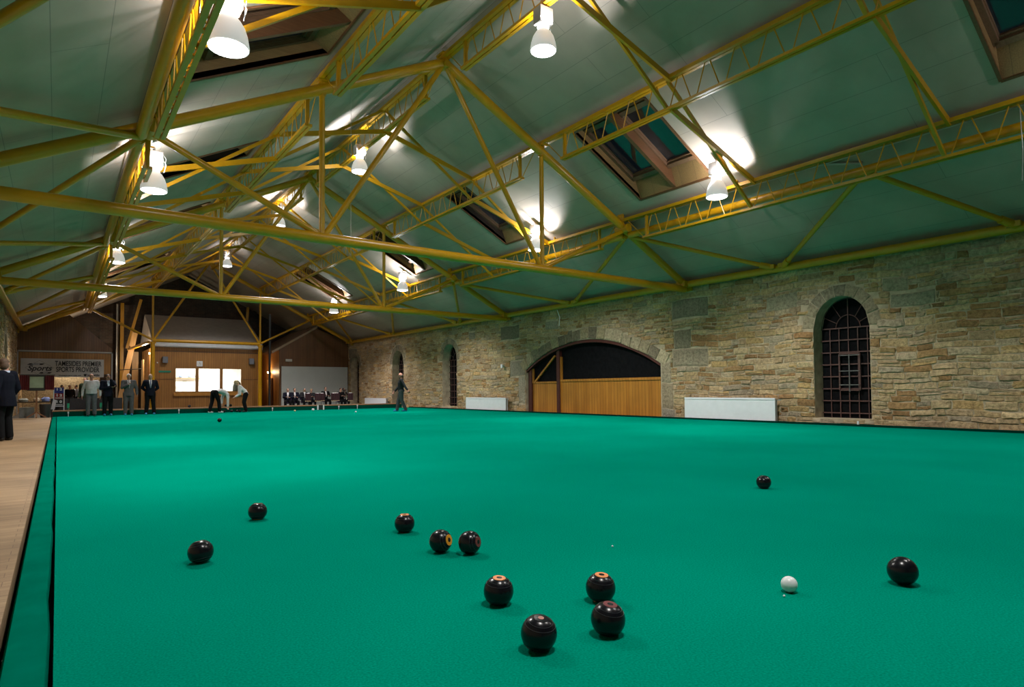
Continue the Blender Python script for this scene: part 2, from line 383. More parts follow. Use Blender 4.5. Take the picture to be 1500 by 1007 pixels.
    while z < ztop-.03:
        h = rnd.choice((.07,.09,.10,.115,.13,.14,.16,.18))
        h = min(h, ztop-z)
        y = y0+rnd.uniform(0, .1)
        while y < y1:
            wd = min(max(h*rnd.uniform(1.2, 4.2), .10), .55); 
            ya, yb = y, min(y+wd, y1)
            # trim against openings and slabs
            zm = z+h/2
            for o in openings:
                if o[2] < zm < o[3]:
                    if ya < o[0] < yb: yb = o[0]
                    if ya < o[1] < yb: ya = o[1]
            for s in slabs:
                if s[2] < zm < s[3]:
                    if ya < s[0] < yb: yb = s[0]
                    if ya < s[1] < yb: ya = s[1]
            if yb-ya > .03 and not blocked(ya, yb, z, z+h):
                g = .008
                if h > .12 and rnd.random() < .3:       # split into two thin stones
                    hm = z+h*rnd.uniform(.4,.6)
                    stone(ya+g, yb-g, z+g, hm-g*.6, rnd.uniform(.006,.024), rnd.choice(pal)); stone(ya+g, yb-g, hm+g*.6, z+h-g, rnd.uniform(.006,.024), rnd.choice(pal))
                else: stone(ya+g, yb-g, z+g, z+h-g, rnd.uniform(.006,.032), rnd.choice(pal))
            y += wd
        z += h
    for s in slabs: stone(s[0]+.012, s[1]-.012, s[2]+.012, s[3]-.012, .02, tuple(q*1.25 for q in s[4]) if len(s) > 4 else (.34,.28,.19), .004)
    for o in openings:                                   # voussoirs
        c, a = (o[0]+o[1])/2, (o[1]-o[0])/2
        big = o[1]-o[0] > 3
        if big:
            h = o[4]-o[3]; R = (a*a+h*h)/(2*h); zc = o[4]-R; A = math.asin(a/R)+.03; n = 19
            for k in range(n):
                t0, t1 = -A+2*A*k/n, -A+2*A*(k+1)/n; r1 = R+.36+rnd.uniform(-.03,.06)
                q = [(c+math.sin(t)*r, zc+math.cos(t)*r) for r, t in ((R, t0+.002), (R, t1-.002), (r1, t1-.002), (r1, t0+.002))]
                stone(q[0][0], q[1][0], 0, 0, .03, rnd.choice(((.62,.50,.32),(.57,.45,.28),(.33,.27,.19),(.66,.54,.36))), pts=q)
        else:
            n = 9
            for k in range(n):
                t0, t1 = math.pi*k/n, math.pi*(k+1)/n; hh = o[4]-o[3]
                q = [(c+math.cos(t)*(a+e), o[3]+math.sin(t)*(hh+e)) for e, t in ((0, t0+.01), (0, t1-.01), (.26, t1-.01), (.26, t0+.01))]
                stone(c-a, c+a, 0, 0, .02, rnd.choice(((.42,.35,.24),(.38,.32,.23),(.45,.37,.25))), pts=q)
    me = bpy.data.meshes.new('stone_facing'); me.from_pydata(V, [], Fc); me.materials.append(M['stone'])
    at = me.attributes.new('tint', 'FLOAT_COLOR', 'FACE'); at.data.foreach_set('color', [x for c in Cc for x in c])
    ob = bpy.data.objects.new('stone_facing', me); COL.objects.link(ob); ob.parent = root
    return root
def hash_name(s): return sum(ord(c)*(i+1) for i, c in enumerate(s))

# dressed blocks that sit in the rubble: pads under the trusses, jamb stones of the gate
SL = []
for t in (T1, T2, T3): SL.append((t-.62, t+.62, 2.82, 3.36, (.24,.20,.145)))
SL += [(11.55,11.97,.25,1.0,(.42,.33,.22)),(11.62,11.97,1.0,1.62,(.40,.33,.23)),(10.35,11.55,1.45,1.95,(.33,.27,.19)),(10.9,11.5,1.95,2.5,(.27,.23,.16)),
       (18.53,19.5,1.35,1.95,(.38,.33,.25)),(18.53,18.95,.3,1.35,(.40,.34,.26)),(11.5,11.97,-.12,.25,(.42,.36,.28)),
       (7.8,8.6,2.75,3.15,(.36,.32,.22)),(4.9,5.75,2.55,2.85,(.33,.31,.22)),(5.4,5.9,2.9,3.2,(.36,.32,.22)),(16.6,17.3,3.0,3.3,(.40,.35,.27)),(22.0,22.5,3.0,3.3,(.36,.31,.23))]
stone_wall('wall_right', WR, 1, OPEN_R+[GATE], 1.5, 42.0, 3.86, slabs=SL)
stone_wall('wall_left', WLF, -1, [(27.6,29.5,.1,2.2,3.0),(19.5,20.8,.1,2.2,2.95)], 12.0, 42.0, 3.86)
mb = MB(); mb.b2((WLF-.45,-6,-.15),(WLF,12,3.86)); mb.b2((WR,-6,-.15),(WR+.45,1.5,3.86))
mb.b2((WLF-.45,-6.2,-.15),(WR+.45,-6,3.86)); o = mb.build('wall_near', M['stone_base']); o['kind'] = 'structure'

# far gable in brick
mb = MB(); mb.poly([(WLF-.4,42,-.15),(WR+.4,42,-.15),(WR+.4,42,deck(WR+.4)),(XC,42,DZ),(WLF-.4,42,deck(WLF-.4))], (0,.4,0))
for x0, x1, z in ((1.9,2.5,6.2),(2.9,3.6,6.4),(9.6,10.3,6.2)): mb.b2((x0,41.7,-.15),(x1,42,deck(x0)-.3))
o = mb.build('wall_far', M['brick']); o['kind'] = 'structure'
mb = MB(); mb.poly([(WLF-.4,-6,3.8),(WR+.4,-6,3.8),(WR+.4,-6,deck(WR+.4)),(XC,-6,DZ),(WLF-.4,-6,deck(WLF-.4))], (0,-.3,0))
o = mb.build('wall_near_gable', M['brick']); o['kind'] = 'structure'

# ------------------------------------------------------------------ roof lining with skylight wells
SKY = [(.9,2.95,2),(8.0,10.05,2),(14.55,15.6,1),(20.1,21.75,2),(28.2,30.2,2)]
SX0, SX1 = 9.17, 11.33         # right-hand skylights, mirrored on the left
mb = MB()
ycuts = [-6.2]+[y for s in SKY for y in s[:2]]+[42.4]
def quad(xa, xb, ya, yb):
    mb.poly([(xa,ya,deck(xa)),(xb,ya,deck(xb)),(xb,yb,deck(xb)),(xa,yb,deck(xa))], (0,0,.10))
for sgn in (1, -1):
    X = [XC, XC+sgn*(SX0-XC), XC+sgn*(SX1-XC), XC+sgn*(WR+.45-XC)]
    for i in range(len(ycuts)-1):
        ya, yb = ycuts[i], ycuts[i+1]; hole = any(abs(s[0]-ya) < 1e-6 for s in SKY)
        for k in range(3):
            if k == 1 and hole: continue
            quad(X[k], X[k+1], ya, yb)
c = mb.build('ceiling', M['ceil']); c['kind'] = 'structure'

wn = [0]
def next_win(): wn[0] += 1; return 'window_%d' % wn[0]
for sgn in (1, -1):
    xa, xb = XC+sgn*(SX0-XC), XC+sgn*(SX1-XC)
    nrm = Vector((sgn*DS, 0, 1)).normalized(); H = .36
    for (ya, yb, nb) in SKY:
        r = struct(next_win())
        m1 = MB()          # four reveals (boards with thickness); the upper and lower ones are splayed
        dn = Vector((sgn, 0, -DS)).normalized()
        def lift(p): return p+nrm*H+dn*(.22 if abs(p.x-xa) < .01 else -.42)
        def face(p, q, th): 
            p, q = Vector(p), Vector(q); th = Vector(th); m1.add([p, q, lift(q), lift(p), p+th, q+th, lift(q)+th, lift(p)+th],
                [(0,1,2,3),(7,6,5,4),(0,4,5,1),(1,5,6,2),(2,6,7,3),(3,7,4,0)])
        A, B, C_, D_ = (xa,ya,deck(xa)),(xb,ya,deck(xb)),(xb,yb,deck(xb)),(xa,yb,deck(xa))
        face(A, B, (0,-.03,0)); face(C_, D_, (0,.03,0)); face(B, C_, (sgn*.03,0,0)); face(D_, A, (-sgn*.03,0,0))
        m1.build('reveal', M['reveal'], r)
        m2 = MB()          # architrave round the well
        for p, q in ((A,B),(B,C_),(C_,D_),(D_,A)): m2.bar(Vector(p)-nrm*.012, Vector(q)-nrm*.012, .05, .025, nrm)
        m2.build('architrave', M['trimwood'], r)
        n = nb; m3 = MB(); 
        for k in range(n):
            y0, y1 = ya+(yb-ya)*k/n, ya+(yb-ya)*(k+1)/n
            if k: 
                m4 = MB(); m4.add([Vector((xa,y0-.045,deck(xa)+.02)),Vector((xb,y0-.045,deck(xb)+.02)),Vector((xb,y0+.045,deck(xb)+.02)),Vector((xa,y0+.045,deck(xa)+.02)),
                       Vector((xa,y0-.045,deck(xa)+.02))+nrm*H,Vector((xb,y0-.045,deck(xb)+.02))+nrm*H,Vector((xb,y0+.045,deck(xb)+.02))+nrm*H,Vector((xa,y0+.045,deck(xa)+.02))+nrm*H],
                       [(0,1,2,3),(7,6,5,4),(0,4,5,1),(1,5,6,2),(2,6,7,3),(3,7,4,0)])
                m4.build('mullion', M['trimwood'], r)
            P = [lift(Vector(p))-nrm*.10 for p in ((xa,y0,deck(xa)),(xb,y0,deck(xb)),(xb,y1,deck(xb)),(xa,y1,deck(xa)))]
            for i in range(4):
                cc = sum(P, Vector())/4; a, b = P[i], P[(i+1)%4]
                a2, b2_ = a+(cc-a)*.05, b+(cc-b)*.05
                m3.bar(a2, b2_, .11, .07, nrm); a3, b3 = a+(cc-a)*.13+nrm*.05, b+(cc-b)*.13+nrm*.05; m3.bar(a3, b3, .05, .05, nrm)
            g = MB(); g.poly([p+nrm*.07 for p in P], nrm*.012); g.build('pane', M['glass'], r)
        m3.build('sash', M['sashwood'], r)

# ------------------------------------------------------------------ steelwork
def truss(Y, label, kind='full'):
    r = thing('roof_truss', label, 'roof truss', (XC, Y, ZV), 0, None)
    o = Vector((XC, Y, ZV))
    def part(name, mb): mb.v = [p-o for p in mb.v]; return mb.build(name, M['yellow'], r, True)
    A = (XC, Y, ZA)
    for s in (1, -1):
        xe, ze = raf(s, 1); x1, z1 = raf(s, TP1); x2, z2 = raf(s, TP2)
        m = MB(); m.tube(A, (xe, Y, ze+.02), .10, 16); part('rafter_tube', m)
        m = MB(); m.tube((x2, Y, z2), (x2, Y, ZV if kind == 'full' else 3.45), .052, 12); part('vertical_strut', m)
        zb = ZV if kind == 'full' else 3.45
        m = MB(); m.tube((XC+s*.05, Y, ZA-.08), (x2-s*.05, Y, zb+.05), .055, 12); part('diagonal_strut', m)
        m = MB(); m.tube((x1, Y, z1-.06), (x2+s*.05, Y, zb+.05), .055, 12); part('diagonal_strut', m)
        m = MB(); m.box((xe+s*.02, Y, ze-.02), (.30,.26,.07)); m.box((xe-s*.12, Y, ze+.02), (.16,.30,.16)); m.box((xe+s*.12,Y,ze-.02),(.05,.30,.28)); part('end_shoe', m)
        m = MB(); m.box((x1, Y, z1), (.30,.24,.05)); m.tube((x1-.02*s, Y-.2, z1-.02),(x1-.02*s,Y+.2,z1-.02),.11,14); m.box((x1-s*.1, Y, z1+.2),(.04,.2,.3)); part('gusset', m)
        m = MB(); m.tube((x2, Y, z2-.1), (x2, Y, z2+.13), .075, 12); m.box((x2, Y, z2+.14), (.20,.26,.03)); m.box((x2, Y, z2+.2), (.04,.22,.12)); part('gusset', m)
    m = MB(); m.tube((XC,Y,ZA-.12),(XC,Y,ZA+.13),.09,14); m.box((XC,Y,ZA+.15),(.24,.28,.03)); m.tube((XC,Y-.13,ZA-.06),(XC,Y+.13,ZA-.06),.07,12); part('apex_plate', m)
    m = MB()
    if kind == 'full':
        m.tube((XL_+.02, Y, ZV), (XR_-.02, Y, ZV), .098, 18); part('bottom_chord', m)
    else:
        x2, _ = raf(1, TP2); m.tube((2*XC-x2, Y, 3.45), (x2, Y, 3.45), .085, 16); part('bottom_chord', m)
    return r
t1 = truss(T1, 'nearest big yellow tubular roof truss whose long bottom chord crosses the whole hall')
t2 = truss(T2, 'second yellow tubular roof truss, halfway down the hall')
t3 = truss(T3, 'far yellow roof truss carried on two posts in front of the pine office', 'short')
x2, _ = raf(1, TP2)
for s, w_ in ((-1, 'left'), (1, 'right')):
    m = MB(); m.tube((XC+s*(x2-XC), T3, -.1), (XC+s*(x2-XC), T3, 3.38), .10, 16); m.tube((XC+s*(x2-XC), T3, 3.30), (XC+s*(x2-XC), T3, 3.37), .15, 16)
    m.box((XC+s*(x2-XC), T3, -.08), (.35,.35,.03))
    tag(m.build('steel_post', M['yellow'], None, True), 'yellow round steel post at the %s end of the pine office front' % w_, 'post', 'posts under the far truss')

# lattice purlins
def lattice(x, y0, y1, label, group, far=False):
    zt, zb = deck(x)-.13, deck(x)-.70
    if abs(x-XC) < .01: zt, zb = DZ-.24, DZ-.80
    o = Vector((x, (y0+y1)/2, zt)); r = thing('lattice_purlin', label, 'purlin', o, 0, group)
    def part(name, mb): mb.v = [p-o for p in mb.v]; return mb.build(name, M['yellow'], r)
    m = MB(); m.bar((x-.045,y0,zt),(x-.045,y1,zt),.075,.07); m.bar((x+.045,y0,zt),(x+.045,y1,zt),.075,.07)
    y = y0+.3
    while y < y1: m.box((x,y,zt),(.06,.08,.05)); y += .6
    part('top_chord', m)
    a, b = y0+.72, y1-.72
    m = MB(); m.bar((x-.042,a,zb),(x-.042,b,zb),.06,.05); m.bar((x+.042,a,zb),(x+.042,b,zb),.06,.05)
    y = a+.05
    while y < b: m.box((x,y,zb),(.06,.08,.03)); y += .6
    part('bottom_chord', m)
    n = max(2, round((b-a)/.58)); p = (b-a)/n
    m = MB()
    rr = .011
    for k in range(n):
        yb = a+p*k+.05; m.tube((x,yb,zb),(x,a+p*(k+.5)-.04,zt),rr,6); m.tube((x,a+p*(k+.5)+.04,zt),(x,a+p*(k+1)-.05,zb),rr,6)
    m.tube((x,a,zb),(x,y0+.15,zt),rr,6); m.tube((x,b,zb),(x,y1-.15,zt),rr,6)
    part('web_rods', m)
    for e in (a+.08, b-.08): m = MB(); m.bar((x,e,zb),(x,e,zt),.07,.05,(0,1,0)); part('end_post', m)
XP = {'ridge': XC, 'upper right': 8.965, 'upper left': 3.815, 'lower right': 11.62, 'lower left': 1.16}
BAYS = [(T0, T1, 'near bay'), (T1, T2, 'middle bay'), (T2, T3, 'far bay')]
for nm, x in XP.items():
    for a, b, w_ in BAYS:
        lattice(x, a+.02, b-.02, 'yellow lattice purlin of the %s line, %s' % (nm, w_), 'lattice purlins under the roof lining')
# tubes at the lower purlin and eaves lines with their slanting wind braces
XT, ZT = 5.41, 4.80
def single(name, pts, r, label, cat, group=None, n=12, m_=None):
    m = MB()
    for a, b in zip(pts, pts[1:]): m.tube(a, b, r, n)
    return tag(m.build(name, m_ or M['yellow'], None, True), label, cat, group)
for s, w_ in ((1,'right'),(-1,'left')):
    for a, b, q in BAYS:
        single('purlin_tube', [(XC+s*XT,a+.1,ZT),(XC+s*XT,b-.1,ZT)], .085, 'yellow round tube along the lower %s purlin in the %s' % (w_, q), 'roof tube', 'long roof tubes')
        single('eaves_tube', [(XC+s*(XE+.0),a+.16,ZE+.02),(XC+s*(XE+.0),b-.16,ZE+.02)], .095, 'yellow round eaves tube on top of the %s wall in the %s' % (w_, q), 'roof tube', 'long roof tubes')
    for ya, yb, d in ((5.11,3.5,'nearest'),(5.11,8.0,'second'),(10.9,8.25,'third'),(10.98,15.45,'fourth'),(19.4,15.7,'fifth'),(19.6,22.8,'sixth'),(24.9,23.05,'seventh'),(24.95,29.4,'eighth'),(31.9,29.65,'ninth'),(31.95,35.0,'tenth')):
        m = MB(); p, q = Vector((XC+s*XT,ya,ZT-.02)), Vector((XC+s*(XE-.06),yb,ZE+.05))
        dd = (q-p).normalized(); m.tube(p, q, .055, 12); m.tube(q-dd*.32, q, .075, 12); m.box(q-dd*.05, (.16,.22,.10))
        tag(m.build('wind_brace', M['yellow'], None, True), 'yellow slanting tube brace above the eaves, %s from the camera on the %s' % (d, w_), 'brace', 'wind braces along the eaves')
# cross braces between lattices
def xbrace(Y, s, xi, xo, w_):
    zit, zib = (DZ-.24, DZ-.80) if abs(xi-XC) < .01 else (deck(xi)-.16, deck(xi)-.70)
    zot, zob = deck(xo)-.16, deck(xo)-.70
    r = thing('cross_brace', 'crossing yellow flat braces %s' % w_, 'brace', (xi, Y, zib), 0, 'cross braces between purlins')
    o = Vector((xi, Y, zib))
    m = MB(); m.bar(Vector((xi,Y-.035,zib))-o, Vector((xo,Y-.035,zot))-o, .05, .105); m.build('brace_bar', M['yellow'], r)
    m = MB(); m.bar(Vector((xi,Y+.035,zit))-o, Vector((xo,Y+.035,zob))-o, .05, .065); m.build('brace_bar', M['yellow'], r)
nth = ['first','second','third','fourth','fifth','sixth','seventh','eighth']
for i, Y in enumerate((3.75,7.22,13.85,16.7,22.7,25.6,28.6,32.1)):
    for s, w_ in ((1,'right'),(-1,'left')):
        xbrace(Y, s, XC, XP['upper '+w_], 'just %s of the ridge, %s row from the camera' % (w_, nth[i]))
        xbrace(Y, s, XP['upper '+w_], XP['lower '+w_], 'low on the %s slope, %s row from the camera' % (w_, nth[i]))
# conduit rails
for x, w_, yy in ((11.78,'right',(2.5,35)),(1.0,'left',(2.5,35))):
    m = MB(); z = deck(x)-.07; m.tube((x,yy[0],z),(x,yy[1],z),.013,8)
    y = yy[0]+.4
    while y < yy[1]: m.box((x,y,z+.01),(.03,.03,.05)); y += 1.1
    tag(m.build('cable_conduit', M['wire'], None), 'thin grey cable conduit clipped along the lower %s purlin' % w_, 'conduit')
single('sprinkler_pipe', [(12.05,5.25,5.03),(11.75,6.0,5.17)], .03, 'small grey fitting on the roof lining above the right purlin', 'fitting', m_=M['wire'])
single('ceiling_cable', [(3.9,2.6,6.3),(3.9,2.6,6.25)], .004, 'x', 'cable') if 0 else None
single('hanging_wire', [(11.5,2.78,5.0),(11.45,2.75,4.35),(11.5,2.78,3.9)], .006, 'thin pale wire hanging beside the lower right purlin', 'wire', m_=M['wire'])
single('hanging_wire', [(4.55,11.4,6.9),(4.55,11.4,3.45)], .004, 'thin pale wire hanging past the nearest truss', 'wire', m_=M['wire'])
single('hanging_wire', [(14.0,16.3,3.62),(14.03,16.2,3.35),(14.0,16.2,3.05)], .012, 'short white wire hanging from the eaves above the arched gate', 'wire', m_=M['white'])

# ------------------------------------------------------------------ lamps
def spot(par, loc, power, radius=.16):
    L = bpy.data.lights.new('beam', 'SPOT'); L.energy = power; L.spot_size = math.radians(136); L.spot_blend = .55; L.shadow_soft_size = radius; L.color = (1,.965,.92)
    o = bpy.data.objects.new('beam', L); COL.objects.link(o); o.parent = par; o.location = loc
def make_lamp():
    r = thing('high_bay_lamp', 'x', 'ceiling lamp', (0,0,0), 0, 'hanging hall lamps')
    m = MB(); m.box((0,0,.60), (.26,.20,.20)); m.box((-.11,0,.47),(.04,.19,.07)); m.box((.11,0,.47),(.04,.19,.07)); m.tube((0,0,.70),(0,0,.76),.02)
    m.build('ballast_box', M['box'], r)
    m = MB(); m.path([(0,0,.74),(0,0,.76),(.02,0,.775),(0,0,.79),(-.02,0,.775)], .007, 6); m.path([(.13,0,.62),(.19,0,.5),(.16,0,.36),(.19,0,.62),(.08,0,.77)], .004, 5); m.build('hook_and_cable', M['wire'], r)
    m = MB(); m.lathe([(.085,.34),(.10,.40),(.105,.46),(.09,.51)], 24, close=True); m.build('neck', M['neck'], r, True)
    m = MB(); m.lathe([(.215,0),(.218,.03),(.200,.14),(.172,.23),(.13,.30),(.09,.345),(.082,.335),(.12,.29),(.16,.22),(.19,.13),(.207,.03),(.205,0),(.215,0)], 32, close=False); m.build('shade', M['shade'], r, True, 60)
    m = MB(); m.lathe([(.204,.02),(.20,-.005),(.16,-.02),(.09,-.032),(.02,-.036)], 28, close=True); m.build('lens', M['lens'], r, True)
    return r
lamp0 = make_lamp()
for i, (x, y, z) in enumerate(LAMPS):
    o = lamp0 if i == 0 else copy_tree(lamp0)
    o.location = (x, y, z+.02); o['label'] = 'white bell-shaped hanging lamp, '+LN[i]
    spot(o, (0,0,-.06), P_DOWN*(.15 if i > 11 else 1), .18)
    sx = .10 if x < 3 else -.10 if x > 10 else 0
    for nm, ty, pw, lc in (('spill', 'POINT', P_SIDE, (sx,.13,.43)), ('uplight', 'SPOT', P_UP, (sx*1.5,-.11,.42))):
        L = bpy.data.lights.new(nm, ty); L.energy = pw*(.3 if i > 11 else 1)*(3.0 if nm == 'uplight' and 3 < x < 9 else 1); L.shadow_soft_size = .03; L.color = (.97,.96,1.0)
        q = bpy.data.objects.new(nm, L); COL.objects.link(q); q.parent = o; q.location = lc
        if ty == 'SPOT': L.spot_size = math.radians(150); L.spot_blend = .25; q.rotation_euler = (math.pi,0,0)
for i, (x, y, z) in enumerate(LAMPS[:4]):
    m = MB(); m.tube((x,y,z+.80),(x,y,DZ-.80-.02+.0),.012,8)
    if DZ-.82 > z+.80: tag(m.build('lamp_hanger', M['wire'], None), 'short rod hanging the %s ridge lamp from the lattice purlin' % nth[i], 'rod', 'ridge lamp rods')
# small hooks carry the side lamps from the lower purlins
for i, (x, y, z) in enumerate(LAMPS[4:12]):
    s = 1 if x > 6 else -1; xp = 11.62 if s > 0 else 1.16
    m = MB(); m.bar((x,y,z+.81),(xp,y,z+.81),.04,.02); m.bar((xp,y,z+.80),(xp,y,deck(xp)-.15),.04,.03,(0,1,0))
    tag(m.build('lamp_bracket', M['yellow'], None), 'yellow bracket holding the %s lamp' % ['first right','second right','third right','fourth right','first left','second left','third left','fourth left'][i], 'bracket', 'lamp brackets')

# ------------------------------------------------------------------ ground
YF = 27.4
mb = MB(); mb.b2((-8,-6,-.3),(WR+.4,42.2,-.15)); o = mb.build('floor', mat('floor_screed', (.10,.085,.07), .7, noise=.2, scale=3)); o['kind'] = 'structure'
mb = MB(); mb.b2((0,-1.5,-.10),(13.86,YF,0)); g = mb.build('bowling_green', M['green']); tag(g, 'large flat green carpet of the bowling rink filling the hall', 'carpet')
# ------------------------------------------------------------------ green surround
def simple(name, lo, hi, m, label=None, cat=None, group=None, kind=None, rz=0):
    c = [(a+b)/2 for a, b in zip(lo, hi)]; d = [abs(b-a) for a, b in zip(lo, hi)]
    mb = MB(); mb.box((0,0,0), d); o = mb.build(name, m); o.location = c; o.rotation_euler = (0,0,rz)
    return tag(o, label, cat, group, kind)
simple('platform_edge', (WLF,-6,-.15), (-.158,26.75,0), M['floorwood']).name = 'floor'
COL.objects[-1]['kind'] = 'structure'
# left surround: dark gap, folded cloth strip, gap, green
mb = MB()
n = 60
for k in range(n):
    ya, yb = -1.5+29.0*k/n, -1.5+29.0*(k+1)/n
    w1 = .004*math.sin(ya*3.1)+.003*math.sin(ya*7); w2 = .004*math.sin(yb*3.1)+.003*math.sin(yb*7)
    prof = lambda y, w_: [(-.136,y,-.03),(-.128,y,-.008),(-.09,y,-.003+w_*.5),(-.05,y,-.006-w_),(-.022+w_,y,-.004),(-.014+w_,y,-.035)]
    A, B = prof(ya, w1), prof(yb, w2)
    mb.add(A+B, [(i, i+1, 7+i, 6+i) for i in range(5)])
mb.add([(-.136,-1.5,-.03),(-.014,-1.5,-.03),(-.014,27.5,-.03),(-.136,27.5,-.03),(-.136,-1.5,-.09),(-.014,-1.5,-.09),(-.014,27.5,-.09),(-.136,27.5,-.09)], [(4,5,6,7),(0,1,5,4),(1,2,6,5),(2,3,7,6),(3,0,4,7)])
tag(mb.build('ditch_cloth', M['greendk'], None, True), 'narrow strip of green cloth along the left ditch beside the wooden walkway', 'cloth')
bank = thing('end_bank', 'low timber-topped green bank across the far end of the bowling green', 'bank', (6.4,27.8,0))
def bp(name, lo, hi, m):
    mb = MB(); mb.b2([lo[0]-6.4, lo[1]-27.8, lo[2]], [hi[0]-6.4, hi[1]-27.8, hi[2]]); return mb.build(name, m, bank)
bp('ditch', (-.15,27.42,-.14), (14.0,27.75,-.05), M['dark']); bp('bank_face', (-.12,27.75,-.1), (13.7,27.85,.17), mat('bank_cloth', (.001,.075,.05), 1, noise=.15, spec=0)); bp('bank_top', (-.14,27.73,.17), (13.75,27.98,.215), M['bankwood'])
sb = thing('side_bank', 'dark green low bank between the green and the stone wall', 'bank', (13.95,13,0))
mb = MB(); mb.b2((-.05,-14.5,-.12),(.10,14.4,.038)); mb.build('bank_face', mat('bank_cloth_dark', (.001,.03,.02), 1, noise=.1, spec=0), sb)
for i, (x, y, z) in enumerate(((.33,27.6,.10),(3.9,27.6,.10),(7.49,27.6,.08),(10.44,27.6,.09),(11.33,27.6,.12),(13.93,6.3,.0))):
    mb = MB(); mb.tube((0,0,-.13),(0,0,.0),.012,10); mb.box((0,0,.035),(.045,.03,.07))
    o = mb.build('rink_peg', M['white']); o.location = (x,y,z) if i < 5 else (13.93,6.3,.04)
    tag(o, ['small white rink peg in the far ditch at its left end','small white rink peg in the far ditch, second from the left','small white rink peg in the far ditch near the post','small white peg on the far bank before the seated band','small white peg at the right end of the far bank','small white peg on the bank under the barred window'][i], 'peg', 'rink pegs')
for x, l in ((.33,'left one behind the ditch'),(1.33,'right one beside the dark suit')):
    mb = MB(); mb.box((0,0,0),(.07,.02,.17)); mb.box((0,.01,-.12),(.02,.02,.10)); o = mb.build('rink_number_tab', mat('tab_green', (.01,.35,.2), .6)); o.location = (x,28.02,.38)
    tag(o, 'bright green rink tab on the far bank, '+l, 'tab', 'green rink tabs')

# ------------------------------------------------------------------ barred windows in the side wall
def ironwork(o, i, X=WR, side=1):
    y0, y1, z0, zs, zt = o; r = struct(next_win()); xg = X+side*.36; c = (y0+y1)/2; a = (y1-y0)/2; h = zt-zs
    mb = MB(); mb.b2((min(xg+side*.05, xg+side*.09),y0,z0),(max(xg+side*.05, xg+side*.09),y1,zt)); mb.build('dark_boarding', M['black'], r)
    mb = MB(); nz = 8
    for k in range(nz): 
        z = z0+.12+(zs+.02-z0-.12)*k/(nz-1); mb.bar((xg,y0,z),(xg,y1,z),.014,.026)
    nv = 6
    for k in range(1, nv):
        y = y0+(y1-y0)*k/nv; top = arch_z(o, y) if k == 3 else zs+.02
        mb.bar((xg+side*.01,y,z0),(xg+side*.01,y,top),.018,.018,(1,0,0))
    for e in (1.0, .45):
        n = 16; pts = [(xg, c+math.cos(math.pi*k/n)*a*e*.98, zs+math.sin(math.pi*k/n)*h*e*.98) for k in range(n+1)]; mb.path(pts, .012 if e == 1 else .009, 6)
    for t in (25, 55, 125, 155):
        t = math.radians(t); mb.tube((xg,c+math.cos(t)*a*.45,zs+math.sin(t)*h*.45),(xg,c+math.cos(t)*a*.97,zs+math.sin(t)*h*.97),.008,6)
    mb.build('iron_grille', M['iron'], r)
    if i == 0:
        mb = MB(); ya, yb, za, zb = c-.26, c+.2, .78, 1.62
        ya, yb = 6.55, 7.0
        for p, q in (((ya,za),(yb,za)),((ya,zb),(yb,zb)),((ya,za),(ya,zb)),((yb,za),(yb,zb))): mb.bar((xg-.03,p[0],p[1]),(xg-.03,q[0],q[1]),.03,.035,(1,0,0))
        mb.build('hatch_frame', M['iron'], r)
        mb = MB()
        for z in (.90,1.22,1.58): mb.bar((xg-.06,ya,z),(xg-.06,yb,z),.014,.02)
        mb.tube((xg-.05,(ya+yb)/2,.74),(xg-.05,(ya+yb)/2,1.6),.014,8)
        mb.build('hatch_bolts', M['bolt'], r)
    mb = MB(); xs = sorted((X-side*.02, X+side*.45)); mb.b2((xs[0],y0-.05,z0-.09),(xs[1],y1+.05,z0+.005)); mb.build('window_sill', M['stone_base'], r)
for i, o in enumerate(OPEN_R): ironwork(o, i)
ironwork((27.6,29.5,.1,2.2,3.0), 5, WLF, -1); ironwork((19.5,20.8,.1,2.2,2.95), 6, WLF, -1)

# arched gate (door)
dr = struct('door_1'); xg = 14.45
mb = MB(); mb.b2((xg,12.0,-.12),(xg+.05,16.66,1.13)); mb.b2((xg+.01,16.82,-.12),(xg+.06,18.3,1.10)); mb.build('board_panel', M['gate'], dr)
mb = MB(); mb.b2((xg-.03,12.0,1.11),(xg+.05,16.66,1.19)); mb.b2((xg-.02,16.82,1.07),(xg+.05,18.3,1.13)); mb.b2((xg-.03,12.0,-.12),(xg,12.10,1.13)); mb.b2((xg-.02,16.60,-.1),(xg+.05,16.66,2.0)); mb.bar((xg,18.12,1.12),(xg,16.95,2.05),.06,.07); mb.bar((xg,18.22,1.1),(xg,18.22,1.62),.05,.06,(1,0,0)); mb.build('pine_rail', M['gate'], dr)
mb = MB(); mb.b2((xg-.06,16.66,-.12),(xg+.08,16.82,2.4)); mb.b2((xg-.06,18.27,-.12),(xg+.08,18.46,1.66)); mb.build('red_post', M['redwood'], dr)
mb = MB(); n = 28
for k in range(n):
    a, b = GATE[0]+6.5*k/n, GATE[0]+6.5*(k+1)/n
    za, zb = arch_z(GATE, a+1e-4)-.015, arch_z(GATE, b-1e-4)-.015
    mb.poly([(xg-.12,a,za),(xg-.12,b,zb),(xg-.12,b,zb-.09),(xg-.12,a,za-.09)], (.2,0,0))
mb.build('arch_frame', M['redwood'], dr)
mb = MB()
n = 20
for k in range(n):
    a, b = GATE[0]+6.5*k/n, GATE[0]+6.5*(k+1)/n
    mb.poly([(xg+.07,a,arch_z(GATE,a+1e-4)-.05),(xg+.07,b,arch_z(GATE,b-1e-4)-.05),(xg+.07,b,-.12),(xg+.07,a,-.12)], (.02,0,0))
mb.build('dark_netting', M['black'], dr)
